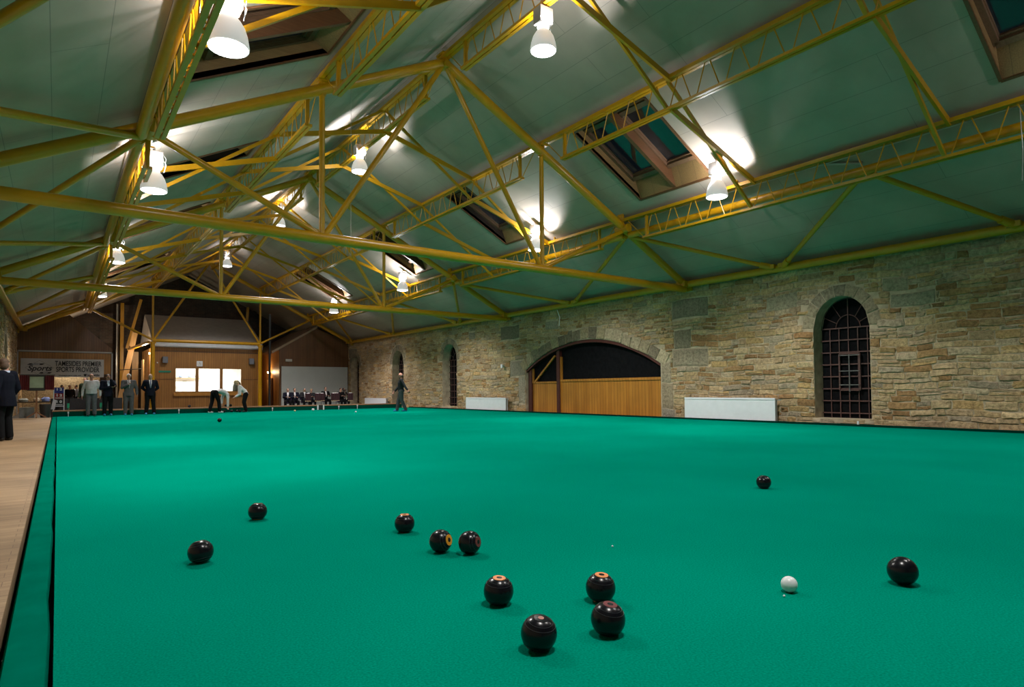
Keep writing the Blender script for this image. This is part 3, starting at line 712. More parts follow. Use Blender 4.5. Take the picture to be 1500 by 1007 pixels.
# backs behind the openings
mb = MB(); mb.b2((WR+.46,1,-.15),(WR+.5,42,3.8)); mb.b2((WLF-.5,12,-.15),(WLF-.46,42,3.8)); o = mb.build('wall_outer', M['black']); o['kind'] = 'structure'

# radiators
def radiator(y0, y1, z0, z1, label):
    c = ((14.10), (y0+y1)/2, z0); r = thing('panel_radiator', label, 'radiator', c, 0, 'radiators along the stone wall')
    L = y1-y0; H = z1-z0
    mb = MB(); mb.b2((-.07,-L/2,0),(-.05,L/2,H)); mb.box((-.075,0,H-.03),(.012,L-.02,.015)); mb.build('front_panel', M['white'], r)
    mb = MB(); mb.b2((.03,-L/2+.02,.02),(.05,L/2-.02,H-.02)); mb.build('back_panel', M['white'], r)
    mb = MB(); y = -L/2+.03
    while y < L/2-.03: mb.box((-.01,y,H/2),(.075,.006,H-.06)); y += .06
    mb.build('convector_fins', M['box'], r)
    mb = MB(); mb.b2((-.07,-L/2,H-.002),(.055,L/2,H+.006)); mb.build('top_grille', M['white'], r)
    mb = MB(); mb.tube((0,-L/2-.09,-.06-0),(0,-L/2-.09,.08),.012,8); mb.tube((0,-L/2-.09,.06),(0,-L/2+.02,.06),.012,8); mb.box((0,-L/2-.09,H-.04),(.03,.05,.03)); mb.tube((0,-L/2-.09,H-.05),(0,-L/2,H-.05),.01,8); mb.tube((.04,-L/2+.2,H*.6),(.19,-L/2+.2,H*.6),.015); mb.tube((.04,L/2-.2,H*.6),(.19,L/2-.2,H*.6),.015); mb.build('valve_pipe', M['wire'], r)
radiator(8.27,10.95,-.1,.59,'long white panel radiator between the arched gate and the nearest barred window')
radiator(19.45,22.35,-.13,.52,'white panel radiator left of the arched gate')
radiator(30.3,33.1,-.14,.42,'white panel radiator farthest down the stone wall')
mb = MB(); mb.tube((0,0,0),(-.1,0,0),.05,12); mb.box((-.1,0,0),(.02,.12,.14)); o = mb.build('wall_fitting', M['white']); o.location = (14.27,19.9,1.78); tag(o, 'small white fitting on the stone wall left of the arched gate', 'fitting')

# ------------------------------------------------------------------ pine office at the far end
def text(s, size, mtl, parent, loc, name='lettering', rot=(math.pi/2,0,0), ext=.004, bold=0, align='CENTER', shear=0, sx=1):
    cu = bpy.data.curves.new(name, 'FONT'); cu.body = s; cu.size = size; cu.extrude = ext; cu.offset = bold; cu.align_x = align; cu.align_y = 'CENTER'; cu.shear = shear
    t = bpy.data.objects.new('tmp', cu); COL.objects.link(t); bpy.context.view_layer.update()
    me = bpy.data.meshes.new_from_object(t.evaluated_get(bpy.context.evaluated_depsgraph_get())); bpy.data.objects.remove(t)
    me.materials.clear(); me.materials.append(mtl); me.name = name
    o = bpy.data.objects.new(name, me); COL.objects.link(o); o.parent = parent; o.location = loc; o.rotation_euler = rot; o.scale = (sx,1,1)
    return o
YC = 36.0
office = struct('wall_office')
def ob(name, lo, hi, m, par=office):
    mb = MB(); mb.b2(lo, hi); return mb.build(name, m, par)
W3 = [(4.89,5.88),(5.96,7.06),(7.14,8.13)]
mb = MB(); mb.b2((3.95,YC,-.15),(9.15,YC+.1,.84)); mb.b2((3.95,YC,2.10),(9.15,YC+.1,3.16)); mb.b2((3.95,YC,.84),(4.89,YC+.1,2.10)); mb.b2((8.13,YC,.84),(9.15,YC+.1,2.10))
for a, b in ((5.88,5.96),(7.06,7.14)): mb.b2((a,YC,.84),(b,YC+.1,2.1))
mb.build('front_boards', M['pine'], office)
mb = MB(); mb.b2((3.95,YC-.02,2.93),(9.15,YC,2.98)); mb.b2((3.95,YC-.015,1.49),(4.84,YC,1.52)); mb.b2((8.2,YC-.015,1.49),(9.15,YC,1.52)); mb.build('batten', M['clad'], office)
mb = MB(); mb.b2((3.95,YC+.1,-.15),(4.02,41.6,3.2)); mb.b2((9.08,YC+.1,-.15),(9.15,41.6,3.2)); mb.build('side_boards', M['pineY'], office)
ob('fascia', (3.9,YC-.06,3.17), (9.2,YC+.02,3.40), M['white'])
mb = MB(); mb.poly([(3.85,YC-.05,3.42),(3.85,YC-.05,3.50),(3.85,39.5,5.16),(3.85,39.5,5.08)], (5.35,0,0)); mb.poly([(3.86,YC+.1,3.42),(3.86,39.5,5.08),(3.86,41.6,3.6)], (.04,0,0)); mb.poly([(3.85,39.5,5.10),(3.85,39.5,5.16),(3.85,41.6,3.7),(3.85,41.6,3.64)], (5.35,0,0))
mb.build('office_roof', mat('pale_felt', (.40,.36,.33), .8, noise=.08, scale=4), office)
mb = MB(); mb.b2((4.82,YC-.1,.64),(8.22,YC,.82)); mb.build('counter_board', mat('orange_pine', (.48,.21,.035), .4, noise=.12, scale=6), office)
for k, (a, b) in enumerate(W3):
    r = struct(next_win())
    mb = MB(); f = .03
    for lo, hi in (((a,YC-.02,.84),(a+f,YC+.08,2.1)),((b-f,YC-.02,.84),(b,YC+.08,2.1)),((a,YC-.02,.84),(b,YC+.08,.84+f)),((a,YC-.02,2.1-f),(b,YC+.08,2.1))): mb.b2(lo, hi)
    mb.build('window_frame', M['pine'], r)
    mb = MB(); mb.b2((a+f,YC+.05,.87),(b-f,YC+.056,2.07)); mb.build('pane', M['glass'], r)
rw = mat('office_plaster', (.85,.84,.80), .8, noise=.02)
mb = MB(); mb.b2((4.1,38.6,0),(9.0,38.7,2.7)); mb.b2((4.1,YC+.12,2.66),(9.0,38.7,2.72)); mb.b2((4.08,YC+.12,-.1),(4.12,38.7,2.7)); mb.b2((8.98,YC+.12,-.1),(9.02,38.7,2.7)); mb.b2((4.1,YC+.12,-.1),(9.0,38.7,-.05)); o = mb.build('wall_office_inner', rw); o['kind'] = 'structure'
r = thing('strip_light', 'bright fluorescent strip light on the office ceiling', 'light', (6.5,37.3,2.6))
mb = MB(); mb.box((0,0,0),(1.6,.12,.06)); mb.build('housing', M['white'], r); mb = MB(); mb.tube((-.75,0,-.05),(.75,0,-.05),.02); mb.build('tube', mat('tube_glow', (1,1,1), .4, emit=((1,.98,.93), 12)), r)
L = bpy.data.lights.new('office_light', 'AREA'); L.shape = 'RECTANGLE'; L.size = 1.6; L.size_y = .3; L.energy = 190; L.color = (1,.97,.90); q = bpy.data.objects.new('office_light', L); COL.objects.link(q); q.parent = r; q.location = (0,0,-.09)
# things inside the office, seen through the panes
mb = MB(); mb.b2((-.75,-.1,-.015),(.75,.1,.015)); o = mb.build('wall_shelf', M['rawpine']); o.location = (5.75,38.48,1.62); tag(o, 'pale wooden shelf on the office back wall behind the left window', 'shelf')
for i, x in enumerate((5.5,5.95)):
    mb = MB(); mb.ell((0,0,.07),(.09,.07,.07)); o = mb.build('bowl_bag', mat('bag_blue%d' % i, (.25,.33,.5), .6), None, True); o.location = (x,38.46,1.63); tag(o, 'small grey-blue bag on the office shelf, %s' % ('left of the pair','right of the pair')[i], 'bag', 'bags on the office shelf')
mb = MB(); mb.ell((0,0,.05),(.10,.06,.05)); mb.path([(-.1,0,.04),(-.22,0,.14),(-.26,0,.2)], .015); mb.path([(0,0,.06),(.2,0,.0),(.28,0,.03)], .015); o = mb.build('potted_plant', mat('leaf_green', (.08,.35,.03), .6), None, True); o.location = (6.3,38.44,1.66); tag(o, 'small green trailing plant on the office shelf', 'plant')
for i, (x, z, w_, h_) in enumerate(((5.3,1.02,.26,.34),(5.72,1.04,.24,.34),(6.12,1.08,.16,.24),(5.72,1.42,.2,.12))):
    mb = MB(); mb.box((0,0,0),(w_,.006,h_)); o = mb.build('notice_sheet', mat('paper%d' % i, (.52-.1*(i==2),.5-.1*(i==2),.46-.1*(i==2)), .8, noise=.2, scale=25)); o.location = (x,38.59,z)
    tag(o, 'grey notice sheet pinned to the office back wall, '+('left of three','middle of three','right and smallest of three','small one above the middle')[i], 'notice', 'notices in the office')
mb = MB(); mb.rings([((0,0,0),(.26,0,0),(0,.06,0)),((0,0,.3),(.24,0,0),(0,.07,0)),((-.01,0,.5),(.16,0,0),(0,.06,0)),((-.02,0,.62),(.04,0,0),(0,.03,0))]); o = mb.build('hanging_coat', mat('dark_coat', (.03,.035,.028), .9), None, True); o.location = (8.18,37.2,.85); tag(o, 'dark grey coat hanging behind the right office window', 'coat')
mb = MB(); mb.box((0,0,-.30),(.5,.3,.04)); mb.bar((-.2,-.1,-.32),(-.2,-.1,-.88),.03,.03); mb.bar((.2,-.1,-.32),(.2,-.1,-.88),.03,.03); mb.bar((-.2,.1,-.32),(-.2,.1,-.88),.03,.03); mb.bar((.2,.1,-.32),(.2,.1,-.88),.03,.03); o = mb.build('coat_stand', M['dark']); o.location = (8.18,37.2,1.12); tag(o, 'low dark stand under the coat in the office', 'stand')
# fittings on the office front
for x, l in ((4.42,'left'),(8.60,'right')):
    r = thing('wall_speaker', 'small grey loudspeaker high on the %s of the office front' % l, 'speaker', (x,35.96,2.5), 0, 'loudspeakers on the office front')
    mb = MB(); mb.box((0,-.09,0),(.24,.18,.32)); mb.build('case', mat('speaker_grey', (.12,.13,.15), .5), r); mb = MB(); mb.box((0,-.182,0),(.2,.006,.28)); mb.build('grille', mat('speaker_cloth', (.16,.17,.2), .8, noise=.2, scale=90), r); mb = MB(); mb.box((0,.01,0),(.06,.04,.1)); mb.build('bracket', M['dark'], r)
r = thing('wall_clock', 'square white clock above the middle office window', 'clock', (6.03,35.97,2.33))
mb = MB(); mb.box((0,0,0),(.28,.05,.28)); mb.build('case', M['white'], r); mb = MB(); mb.tube((0,-.026,0),(0,-.032,0),.11,24); mb.build('dial', mat('dial', (.7,.7,.7), .5), r)
mb = MB(); mb.bar((0,-.036,0),(.0,-.036,.08),.012,.004,(0,1,0)); mb.bar((0,-.036,0),(.05,-.036,-.02),.012,.004,(0,1,0)); mb.build('hands', M['dark'], r)
mb = MB(); mb.box((0,0,0),(.55,.02,.09)); o = mb.build('green_notice', mat('notice_green', (.01,.22,.14), .5)); o.location = (4.42,35.975,1.90); tag(o, 'long narrow green notice under the left loudspeaker', 'sign'); text('FIRE  EXIT', .075, M['white'], o, (0,-.013,0), bold=.001) if 0 else None
mb = MB(); mb.ell((0,0,0),(.04,.03,.04)); o = mb.build('alarm_bell', M['white'], None, True); o.location = (4.08,35.97,2.35); tag(o, 'tiny white sensor at the left edge of the office front', 'sensor')

# ------------------------------------------------------------------ left partition with opening and banner
lp = struct('wall_left_partition')
mb = MB(); mb.poly([(-1.5,YC,1.75),(2.15,YC,1.75),(2.15,YC,2.98),(.43,YC,4.55),(-1.5,YC,3.80)], (0,.08,0)); mb.b2((2.02,YC,-.15),(2.15,YC+.08,1.75)); mb.build('cladding', M['clad'], lp)
mb = MB(); mb.b2((-1.5,YC-.015,1.74),(2.1,YC,2.74)); mb.build('lower_boards', M['pine'], lp)
mb = MB(); mb.b2((-1.5,YC-.05,2.76),(2.17,YC-.01,2.83)); mb.b2((2.12,YC-.05,-.1),(2.17,YC-.01,2.83)); mb.b2((-1.5,YC-.05,-.1),(-1.45,YC-.01,2.83)); mb.build('conduit_frame', mat('grey_plastic', (.38,.36,.34), .5), lp)
mb = MB(); mb.b2((1.9,YC-.04,-.1),(2.1,YC,1.0)); mb.build('red_panel', mat('maroon_panel', (.10,.015,.012), .6), lp)
bn = thing('banner', 'white banner reading TAMESIDES PREMIER SPORTS PROVIDER hung on the brown boards', 'banner', (.22,YC-.08,2.02))
mb = MB(); mb.box((0,0,0),(3.18,.012,.86)); mb.build('sheet', mat('banner_sheet', (.44,.42,.40), .6, noise=.05, scale=3), bn)
ink = mat('banner_ink', (.012,.012,.014), .6)
text('TAMESIDES PREMIER', .33, ink, bn, (.58,-.012,.20), bold=.0055, sx=.61); text('SPORTS PROVIDER', .33, ink, bn, (.56,-.012,-.08), bold=.0055, sx=.61)
text('Tameside', .15, ink, bn, (1.13,-.012,-.33), bold=.002); text('Working in partnership with', .075, ink, bn, (.25,-.012,-.35), bold=.002)
mb = MB(); mb.poly([(.78,-.008,-.28),(.90,-.008,-.28),(.88,-.008,-.36),(.84,-.008,-.40),(.80,-.008,-.36)], (0,-.004,0)); mb.build('shield_mark', ink, bn)
lg = M['dark']
mb = MB()
for a, b in (((-1.42,.0),(-.90,.34)),((-.90,.34),(-.36,.0)),((-.36,.0),(-.90,-.34)),((-.90,-.34),(-1.42,.0))): mb.bar((a[0],-.01,a[1]),(b[0],-.01,b[1]),.010,.008,(0,1,0))
mb.build('diamond_outline', mat('grey_line', (.15,.14,.14), .6), bn)
mb = MB(); mb.poly([(-1.36,-.010,.13),(-.80,-.010,.13),(-.70,-.010,.20),(-1.26,-.010,.20)], (0,-.003,0)); mb.poly([(-.94,-.010,-.27),(-.52,-.010,-.27),(-.42,-.010,-.20),(-.84,-.010,-.20)], (0,-.003,0)); mb.build('logo_bar', ink, bn)
text('Tameside', .07, M['white'], bn, (-1.03,-.016,.165), bold=.001, shear=.2); text('TRUST', .06, M['white'], bn, (-.68,-.016,-.235), bold=.001)
text('Sports', .34, ink, bn, (-.90,-.014,-.03), bold=.007, shear=.3)

# stone wall and things seen through the opening
SLR = stone_wall
mb = MB(); mb.b2((-1.5,41.3,-.15),(1.9,41.45,3.2)); o = mb.build('wall_opening_back', M['stone']); o['kind'] = 'structure'
me = o.data; at = me.attributes.new('tint', 'FLOAT_COLOR', 'FACE'); at.data.foreach_set('color', [.5,.4,.26,1]*len(me.polygons))
r = thing('bulkhead_lamp', 'small lamp above the opening behind the banner', 'light', (.4,40.9,2.75)); mb = MB(); mb.lathe([(.09,0),(.10,.04),(.07,.08)], 20); mb.build('globe', mat('lamp_glow', (1,1,1), .4, emit=((1,.85,.6), 6)), r)
L = bpy.data.lights.new('bulkhead_light', 'POINT'); L.energy = 160; L.shadow_soft_size = .1; L.color = (1,.86,.66); q = bpy.data.objects.new('bulkhead_light', L); COL.objects.link(q); q.parent = r; q.location = (0,-.1,-.15)

# left recess: pipe, leaning board, raw pine
single('downpipe', [(2.62,40,-.14),(2.60,40,5.7)], .045, 'shiny grey downpipe rising beside the brown partition', 'pipe', m_=M['wire'])
mb = MB(); mb.bar((2.57,38.4,-.14),(3.32,38.6,4.05),.26,.04,(0,1,0)); tag(mb.build('leaning_board', M['rawpine']), 'long pale pine board leaning in the corner left of the office', 'board')
mb = MB(); mb.b2((3.32,40.0,-.14),(3.62,40.05,3.1)); tag(mb.build('pine_door', M['rawpine']), 'upright bright pine door leaf left of the office', 'door')
mb = MB(); mb.b2((3.66,38.2,-.14),(3.72,38.9,2.6)); tag(mb.build('pine_board', M['rawpine']), 'narrow pine board standing against the office side', 'board')
single('iron_rod', [(2.5,38.0,2.02),(3.6,38.0,2.09)], .02, 'thin dark rod across the corner left of the office', 'rod', m_=M['dark'])
r = thing('added_recess_lamp', 'added warm lamp brightening the corner left of the office', 'light', (3.9,37.5,2.9)); mb = MB(); mb.box((0,0,0),(.06,.14,.1)); mb.build('glass_shade', mat('amber_glow', (1,.8,.5), .4, emit=((1,.72,.38), 5)), r)  # invented lamp, added to brighten the pine in this recess
L = bpy.data.lights.new('added_recess_light', 'POINT'); L.energy = 90; L.shadow_soft_size = .08; L.color = (1,.8,.55); q = bpy.data.objects.new('added_recess_light', L); COL.objects.link(q); q.parent = r; q.location = (-.2,0,0)
mb = MB(); mb.bar((2.9,41.0,-.14),(2.9,41.0,5.9),.16,.16,(0,1,0)); tag(mb.build('steel_column', M['yellow']), 'yellow square column against the far brick wall, left of the office', 'post')
mb = MB(); mb.bar((3.1,40.5,3.3),(3.75,40.4,6.1),.14,.12,(0,1,0)); tag(mb.build('raking_strut', M['yellow']), 'yellow raking strut above the left corner of the office', 'post')
mb = MB(); mb.bar((3.05,38.9,3.15),(3.65,35.62,3.36),.12,.12); tag(mb.build('tie_member', M['yellow']), 'short yellow tie running back from the left office post', 'brace')

# ------------------------------------------------------------------ right annexe
ra = struct('wall_right_annexe')
mb = MB(); mb.poly([(10.2,36.2,2.27),(14.3,36.2,2.27),(14.3,36.2,3.75),(12.35,36.2,4.55),(10.2,36.2,3.3)], (0,.08,0)); mb.b2((10.2,36.2,-.15),(10.28,36.28,2.3)); mb.build('cladding', M['clad'], ra)
mb = MB(); mb.b2((10.2,36.18,2.80),(14.3,36.2,2.84)); mb.build('batten', M['clad'], ra)
mb = MB(); mb.b2((10.2,36.28,-.15),(10.28,41.6,3.2)); mb.build('side_boards', M['pineY'], ra)
mb = MB(); mb.poly([(9.75,36.1,2.98),(12.35,36.1,4.56),(12.35,36.1,4.68),(9.75,36.1,3.12)], (0,5.3,0)); mb.build('roof_board', mat('pale_board', (.34,.24,.16), .7, noise=.08, scale=5), ra)
mb = MB(); mb.b2((10.29,36.10,-.14),(14.2,36.17,2.27)); tag(mb.build('white_screen', mat('screen_white', (.50,.52,.50), .8, noise=.03, scale=2)), 'tall white screen wall behind the seated band', 'screen')
mb = MB(); mb.box((0,0,0),(.36,.06,.14)); o = mb.build('wall_sign', mat('sign_cream', (.5,.48,.42), .5)); o.location = (10.70,36.14,2.62); tag(o, 'small cream sign box above the white screen', 'sign')
r = thing('wall_lamp', 'glowing warm wall lamp on the pine side wall right of the office', 'light', (10.1,38.0,1.95))
mb = MB(); mb.box((.06,0,-.02),(.06,.12,.14)); mb.build('back_plate', M['dark'], r); mb = MB(); mb.lathe([(.05,-.06),(.09,0),(.10,.06)], 16); mb.build('glass_shade', mat('lamp_amber', (1,.8,.5), .4, emit=((1,.75,.42), 14)), r, True)
L = bpy.data.lights.new('wall_light', 'POINT'); L.energy = 26; L.shadow_soft_size = .08; L.color = (1,.72,.4); q = bpy.data.objects.new('wall_light', L); COL.objects.link(q); q.parent = r; q.location = (-.2,0,.05)
dd = struct('door_2'); mb = MB(); mb.b2((10.13,37.55,-.14),(10.19,38.55,1.62)); mb.build('door_frame', M['clad'], dd); mb = MB(); mb.b2((10.11,37.65,-.14),(10.14,38.45,1.54)); mb.build('door_leaf', M['rawpine'], dd); mb = MB(); mb.ell((10.09,37.75,.8),.03); mb.build('door_handle', M['wire'], dd)
mb = MB(); mb.bar((9.6,36.0,-.14),(9.6,36.0,5.2),.1,.1,(0,1,0)); tag(mb.build('dark_post', M['dark']), 'dark upright between the office and the right annexe', 'post')
mb = MB(); mb.bar((9.35,40.6,3.5),(9.5,40.6,6.1),.14,.12,(0,1,0)); tag(mb.build('raking_strut', M['yellow']), 'yellow raking strut behind the right corner of the office roof', 'post')

# ------------------------------------------------------------------ things standing beside the green at the far left
es = thing('plaque_easel', 'wooden easel carrying a framed plaque between maroon curtains', 'easel', (-.57,27.25,-.0))
es.location = (-.57,26.6,0)
S_ = 26.6/27.3
mb = MB(); mb.bar((0,0,.05),(0,0,1.0),.05,.05,(0,1,0)); 
for dx, dy in ((.26,0),(-.26,0),(0,.22),(0,-.22)): mb.bar((0,0,.20),(dx,dy,.02),.04,.04,(0,1,0) if dx else (1,0,0))
mb.build('stand', mat('oak', (.20,.085,.035), .45, noise=.15, scale=15), es)
mb = MB(); mb.b2((-.26,-.04,.93),(.24,.0,1.46)); mb.build('frame_board', M['dark'], es)
mb = MB(); mb.b2((-.19,-.05,1.03),(.19,-.04,1.41)); mb.build('plaque', mat('plaque_bronze', (.30,.34,.25), .35, noise=.25, scale=3), es)
cm = mat('maroon_curtain', (.11,.008,.012), .8, noise=.1)
for s, n_ in ((-1,'l'),(1,'r')):
    mb = MB(); K = 14; top = []; bot = []
    for k in range(K+1):
        x = (-.46 if s < 0 else .22)+.26*k/K; y = -.05+.018*math.sin(k*2.2); top.append((x,y,1.46)); bot.append((x,y*1.3,.96))
    mb.add(top+bot+[(p[0],p[1]+.012,p[2]) for p in top+bot], [(i,i+1,K+2+i,K+1+i) for i in range(K)]+[(2*K+2+i+1,2*K+2+i,3*K+3+i,3*K+4+i) for i in range(K)])
    mb.build('curtain', cm, es, True)
mb = MB(); mb.tube((-.48,-.045,1.475),(.5,-.045,1.475),.012,8); mb.build('curtain_rail', M['dark'], es)
mb = MB(); mb.box((0,0,.24),(.42,.04,.46),Matrix.Rotation(.12,3,'X')); o = mb.build('grey_board', mat('board_grey', (.20,.21,.20), .7, noise=.2, scale=6)); o.location = (-.86,27.6,-.12); tag(o, 'square grey board leaning on the floor left of the easel post', 'board')
mb = MB(); mb.lathe([(.13,0),(.15,.3),(.17,.58),(.165,.6),(.14,.58),(.12,.05)], 20, close=False); mb.lathe([(.13,0),(.0,0.001)],20,close=False); o = mb.build('black_bin', M['dark'], None, True); o.location = (-.34,27.4,-.14); tag(o, 'black bin standing right of the easel', 'bin')
mb = MB(); mb.box((0,0,.05),(.20,.14,.10)); o = mb.build('red_box', mat('box_red', (.3,.02,.02), .5)); o.location = (-1.05,27.2,-.15); tag(o, 'small red box on the floor beside the grey board', 'box')
mb = MB(); mb.b2((-.8,-.15,0),(.8,.15,.04)); mb.b2((-.78,-.12,-.6),(-.72,.12,0)); mb.b2((.72,-.12,-.6),(.78,.12,0)); o = mb.build('side_table', mat('dark_table', (.05,.03,.02), .5)); o.location = (-.66,28.9,.5); tag(o, 'low dark table behind the easel at the far left', 'table')
for i, (x, z, s_, c) in enumerate(((-1.0,.54,(.16,.10,.12),(.28,.27,.22)),(-.62,.54,(.10,.08,.14),(.4,.3,.2)),(-.35,.54,(.14,.1,.16),(.18,.22,.45)))):
    mb = MB(); mb.rings([((0,0,0),(s_[0]*.8,0,0),(0,s_[1],0)),((0,0,s_[2]*.6),(s_[0],0,0),(0,s_[1],0)),((.02,0,s_[2]),(s_[0]*.5,0,0),(0,s_[1]*.5,0))]); o = mb.build('folded_jacket' if i != 1 else 'jug', mat('goods%d' % i, c, .7, noise=.2), None, True); o.location = (x,28.85,z)
    tag(o, ('pale folded jacket on the low dark table','tan jug on the low dark table','blue and white folded jacket on the low dark table')[i], 'jacket' if i != 1 else 'jug')
mb = MB(); mb.poly([(-.07,0,0),(.05,0,0),(.10,0,.34),(0,0,.36)], (0,.02,0)); o = mb.build('white_cloth', mat('cloth_white', (.6,.6,.66), .8)); o.location = (-.12,28.2,.25); tag(o, 'white and blue cloth hanging over the bin', 'cloth')
mb = MB(); mb.b2((-.26,0,-.12),(1.95,.12,.64)); 
bar_ = thing('low_screen', 'low dark grey fabric screen behind the far bank at the left', 'screen', (0,28.9,0)); 
for i, (a, b) in enumerate(((-.2,.34),(.38,.92),(.96,1.5),(1.54,2.08))):
    mb = MB(); mb.b2((a,0,-.14),(b,.08,.64)); mb.build('panel', mat('screen_grey%d' % i, (.045,.042,.046), .85, noise=.1), bar_)
sb_ = thing('scoreboard', 'scoreboard with blue, red and black number panels in a white frame', 'scoreboard', (.05,28.4,0))
mb = MB(); 
for x in (-.155,.155): mb.bar((x,0,-.14),(x,0,.98),.03,.03,(0,1,0))
mb.bar((-.155,0,.36),(.155,0,.36),.03,.03); mb.build('frame', M['white'], sb_)
for z0, z1, c, t, t2 in ((.84,1.05,(.01,.015,.20),'1 2',None),(.62,.83,(.22,.008,.012),'1 2','HOME'),(.37,.60,(.01,.01,.012),'1 0','AWAY')):
    mb = MB(); mb.b2((-.14,-.02,z0),(.14,.01,z1)); p = mb.build('number_panel', mat('panel_c', c, .5), sb_)
    z2 = z0+(z1-z0)*.66; text(t, .12, M['white'], p, (0,-.024,z2), bold=.004, sx=1.2)
    if t2:
        mb = MB(); mb.b2((-.11,-.024,z0+.025),(.11,-.02,z0+.06)); mb.build('white_strip', mat('strip', (.4,.4,.42), .6), p)
# striped markers in the ditch before the band
r = thing('ditch_marker', 'two white posts with a dark plate between them on the far bank', 'marker', (9.56,27.5,0))
for x in (-.13,.13):
    mb = MB(); mb.box((x,0,.08),(.06,.03,.26)); mb.build('white_post', M['white'], r)
mb = MB(); mb.box((0,0,.10),(.20,.02,.24)); mb.build('dark_plate', M['dark'], r)

# ------------------------------------------------------------------ bowls
bowlm = mat('bowl_black', (.006,.006,.009), .24, noise=.02, bump=.02, bscale=200, spec=.35)
groove = mat('bowl_groove', (.06,.06,.07), .35)
R0 = .0600
def bowl_mesh():
    prof = []
    n = 26; B = .0535
    for k in range(n+1):
        t = -1+2*k/n; z = B*math.sin(t*math.pi/2*.86)/math.sin(math.pi/2*.86)
        rr = R0*math.sqrt(max(0, 1-(z/(B*1.075))**2))**.92
        prof.append((rr, z))
    extra = []
    for r_, z_ in prof: extra.append((r_, z_))
    return extra, B
prof, BB = bowl_mesh()
def make_bowl(ring, centre, c0, grooves=True):
    r = thing('lawn_bowl', 'x', 'bowl', (0,0,0), 0, 'black lawn bowls')
    mb = MB(); mb.lathe(prof, 40); b_ = mb.build('bowl_body', bowlm, r, True, 60)
    def rad(z): return R0*math.sqrt(max(0, 1-(z/(BB*1.075))**2))**.92
    if grooves:
        for s in (1,-1):
            for zf in (.60, .80):
                z = BB*zf; rr = rad(z); n = 36; mb = MB(); pts = [(math.cos(2*math.pi*k/n)*rr, math.sin(2*math.pi*k/n)*rr, s*z) for k in range(n+1)]; mb.path(pts, .0006, 5); mb.build('turned_groove', groove, r)
    rt = rad(BB)
    for s in (1,-1):
        z = s*(BB); ro = rt*c0
        mb = MB(); mb.lathe([(ro, z-s*.0012),(ro*.98, z+s*.0006),(ro*.42, z+s*.0012),(ro*.42, z)], 32, close=False); mb.build('side_disc', ring, r, True)
        mb = MB(); mb.lathe([(ro*.42, z-s*.001),(ro*.42, z+s*.0014),(.0005, z+s*.0014)], 24, close=False); mb.build('disc_centre', centre, r, True)
    return r
orange = mat('disc_orange', (.78,.27,.09), .4, noise=.06, scale=80); amber = mat('disc_amber', (.72,.30,.02), .4, noise=.04, scale=80)
maroon = mat('disc_maroon', (.16,.03,.03), .4, noise=.15, scale=80); pink = mat('disc_pink', (.45,.20,.16), .4, noise=.1, scale=80)
BW = [ # x, y, axis vector, ring, centre, disc size, label
 (1.09,4.36,(.10,.15,1),orange,bowlm,1.15,'black lawn bowl with orange disc on top, farthest left on the green'),
 (.59,3.45,(-.12,.22,1),pink,bowlm,.9,'black lawn bowl with faint pink disc, left of all and nearest the ditch'),
 (1.70,3.41,(.0,.0,1),orange,bowlm,1.15,'black lawn bowl with flat orange disc on top, behind the touching pair'),
 (1.64,2.87,(.46,-.88,.22),amber,bowlm,1.2,'black lawn bowl with amber disc facing right, left of the close pair'),
 (1.745,2.75,(.42,-.90,.18),maroon,bowlm,1.1,'black lawn bowl with maroon disc facing right, right of the close pair'),
 (1.43,2.04,(.0,-.10,1),orange,bowlm,1.1,'black lawn bowl with orange top disc, alone left of the front group'),
 (1.78,1.82,(.0,-.12,1),orange,bowlm,1.15,'black lawn bowl with bright orange top disc, back one of the front pair'),
 (1.56,1.56,(.04,-.18,1),maroon,bowlm,1.05,'black lawn bowl with maroon top disc, front one of the front pair'),
 (1.29,1.61,(.0,-.22,1),bowlm,pink,1.0,'black ringed lawn bowl with a tiny pink centre, nearest the camera'),
 (4.84,2.97,(.15,.1,1),maroon,bowlm,.9,'small-looking black lawn bowl far right of centre with dark top'),
 (2.96,1.17,(.55,.62,.42),bowlm,bowlm,.8,'plain black lawn bowl tilted on its side at far right'),
]
mb_ = {}
for (x, y, ax, ring, cen, c0, lab) in BW:
    b = make_bowl(ring, cen, c0, lab.startswith('plain') is False)
    a = Vector(ax).normalized(); zc = math.sqrt((BB*abs(a.z))**2+(R0**2)*(1-a.z**2))
    b.rotation_euler = Vector((0,0,1)).rotation_difference(a).to_euler(); b.location = (x, y, zc); b['label'] = lab
mb = MB(); mb.ell((0,0,0),(.033,.033,.033),28,16); o = mb.build('jack', mat('jack_white', (.78,.80,.82), .3, coat=.2), None, True, 180); o.location = (2.48,1.415,.033); tag(o, 'white jack ball on the green between the right-hand bowls', 'ball')
mb = MB(); mb.ell((0,0,0),(.005,.005,.005),10,6); o = mb.build('chalk_speck', M['white'], None, True); o.location = (2.43,1.30,.005)
o.location = (2.405,1.395,.005); tag(o, 'tiny white pellet touching the jack', 'pellet')
mb = MB(); mb.ell((0,0,0),(.006,.006,.006),10,6); o = mb.build('chalk_speck', M['white'], None, True); o.location = (2.43,2.39,.005); tag(o, 'tiny white pellet alone on the green', 'pellet')
